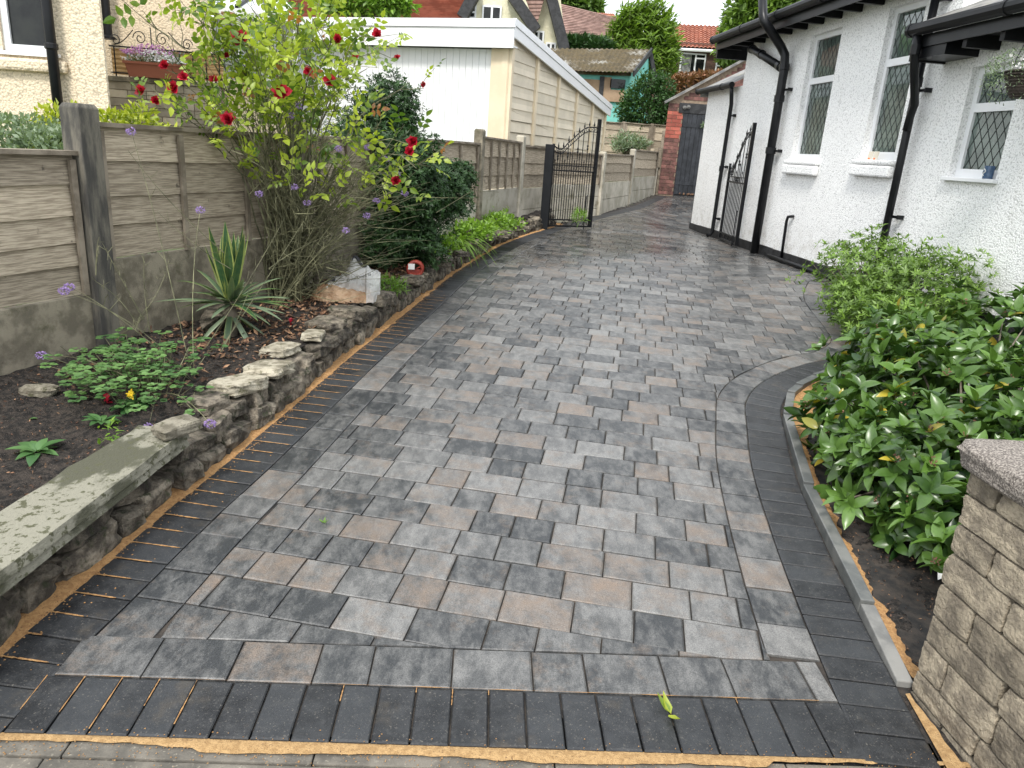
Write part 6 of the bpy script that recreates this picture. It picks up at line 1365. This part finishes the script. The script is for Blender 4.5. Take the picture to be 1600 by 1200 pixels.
def text(body, size, mat, name, parent, org, ex, ey):
    cu = bpy.data.curves.new(name, 'FONT'); cu.body = body; cu.size = size; cu.extrude = .0004; ob = bpy.data.objects.new('tmp', cu); COL.objects.link(ob)
    dg = bpy.context.evaluated_depsgraph_get(); me = bpy.data.meshes.new_from_object(ob.evaluated_get(dg)); bpy.data.objects.remove(ob)
    o = bpy.data.objects.new(name, me); me.materials.clear(); me.materials.append(mat); COL.objects.link(o); ex = Vector(ex).normalized(); ey = (Vector(ey) - ex * Vector(ey).dot(ex)).normalized(); ez = ex.cross(ey); q = Vector(org) - wl(parent); o.parent = parent
    o.matrix_local = Matrix(((ex.x, ey.x, ez.x, q.x), (ex.y, ey.y, ez.y, q.y), (ex.z, ey.z, ez.z, q.z), (0, 0, 0, 1))); return o
text('Oven Dried Sa', .030, INK, 'lettering', bag, pb + bx * .02 - by * .128 + Vector((0, 0, .150)), bx * .95 + Vector((0, 0, .30)), (0, .25, 1))
text('4', .03, PAPER, 'lettering', bag, pb - bx * .13 - by * .150 + Vector((0, 0, .10)), bx, (0, .3, 1))
pr = REEL.copy(); rl_ = thing('plastic_reel', pr, 'round red plastic reel with white label leaning under the evergreen bush', 'reel')
def ringpts(r, o_=0): return [pr + Vector((.96 * math.cos(a) * r, o_ + .28 * math.cos(a) * r, math.sin(a) * r)) for a in [j * 2 * math.pi / 20 for j in range(21)]]
mb = MB(); mb.tube(ringpts(.064), .014, 8, False); mb.tube(ringpts(.064, .045), .014, 8, False); mb.go('rim', REDP, rl_, smooth=True)
mb = MB(); rp = ringpts(.058)[:20]; mb.add([pr] + rp, [(0, i + 1, (i + 1) % 20 + 1) for i in range(20) if not 1 < i < 5 and i > 0 or i > 15]); mb.go('side_plate', REDP, rl_)
mb = MB(); mb.box(pr + Vector((-.055, -.028, .0)), (.055, .012, 0), (0, -.002, 0), (0, .0, .05)); mb.go('label', PAPER, rl_)

# ------------------------------------------------------------------ hanging basket
p = onp(1606, 130, W(0, .30, 0), W(1, .30, 0)); hk = thing('hanging_basket', p, 'dark wicker hanging basket of white flowers beside the nearest bungalow window', 'hanging basket')
mb = MB(); rr = [(.085, -.10), (.115, -.06), (.135, 0.0), (.15, .06), (.155, .075), (.15, .08)]; V = []
for r_, z in rr: V += [p + Vector((r_ * math.cos(a), r_ * math.sin(a), z)) for a in [j * math.pi / 10 for j in range(20)]]
V.append(p + Vector((0, 0, -.10))); V.append(p + Vector((0, 0, .07))); Fc = [(20 * i + j, 20 * i + (j + 1) % 20, 20 * i + 20 + (j + 1) % 20, 20 * i + 20 + j) for i in range(5) for j in range(20)] + [(120, (j + 1) % 20, j) for j in range(20)] + [(100 + j, 100 + (j + 1) % 20, 121) for j in range(20)]
mb.add(V, Fc); mb.go('basket', WICK, hk)
mb = MB()
for i in range(9): z = -.09 + i * .02; r_ = .09 + .068 * (i / 8) ** .8; mb.tube([p + Vector((r_ * math.cos(a), r_ * math.sin(a), z)) for a in [j * math.pi / 10 for j in range(21)]], .0075, 5, False)
mb.go('woven_band', WICK, hk)
mb = MB()
for k in range(3): a = k * 2.09; mb.tube([p + Vector((.15 * math.cos(a), .15 * math.sin(a), .07)), p + Vector((0, 0, .55))], .003, 4)
mb.go('chain', BLACK, hk); mb = MB(); mb.tube([p - WN * .30 + Vector((0, 0, .40)), p - WN * .15 + Vector((0, 0, .48)), p + Vector((0, 0, .50))], .006, 5); mb.go('bracket', BLACK, hk)
f = []; 
for _ in range(1500):
    d = rv(); d.z = d.z * .6 + .15; s_ = rnd.uniform(.3, 1); q = p + Vector((d.x * .24, d.y * .24, .10 + d.z * .17)) * 1 + Vector((-.03, .06, 0)) * rnd.random()
    if (q - p).xy.length > .12: q.z -= rnd.random() ** 3 * .18
    f.append(frame(q, rv(), rv(), rnd.uniform(.6, 1.1)))
leaves_mesh('foliage', leaf_t(.026, .009), f, [(rnd.random(), .3, .5) for _ in f], SAGE, hk, 'stuff')
f = [frame(p + Vector((rnd.gauss(0, .08), rnd.gauss(0, .08), .09 + rnd.random() * .09)), rv(), rv(), rnd.uniform(.7, 1.2)) for _ in range(110)]
leaves_mesh('white_flowers', tplP, f, [(.5, .5, .5)] * len(f), WPET, hk, 'stuff')
f = [frame(p + Vector((.02 + rnd.gauss(0, .05), -.12 + rnd.gauss(0, .02), .10 + rnd.gauss(0, .05))), rv(), rv(), 1) for _ in range(26)]
leaves_mesh('white_petals', leaf_t(.035, .022), f, [(.5, .5, .5)] * len(f), WPET, hk)
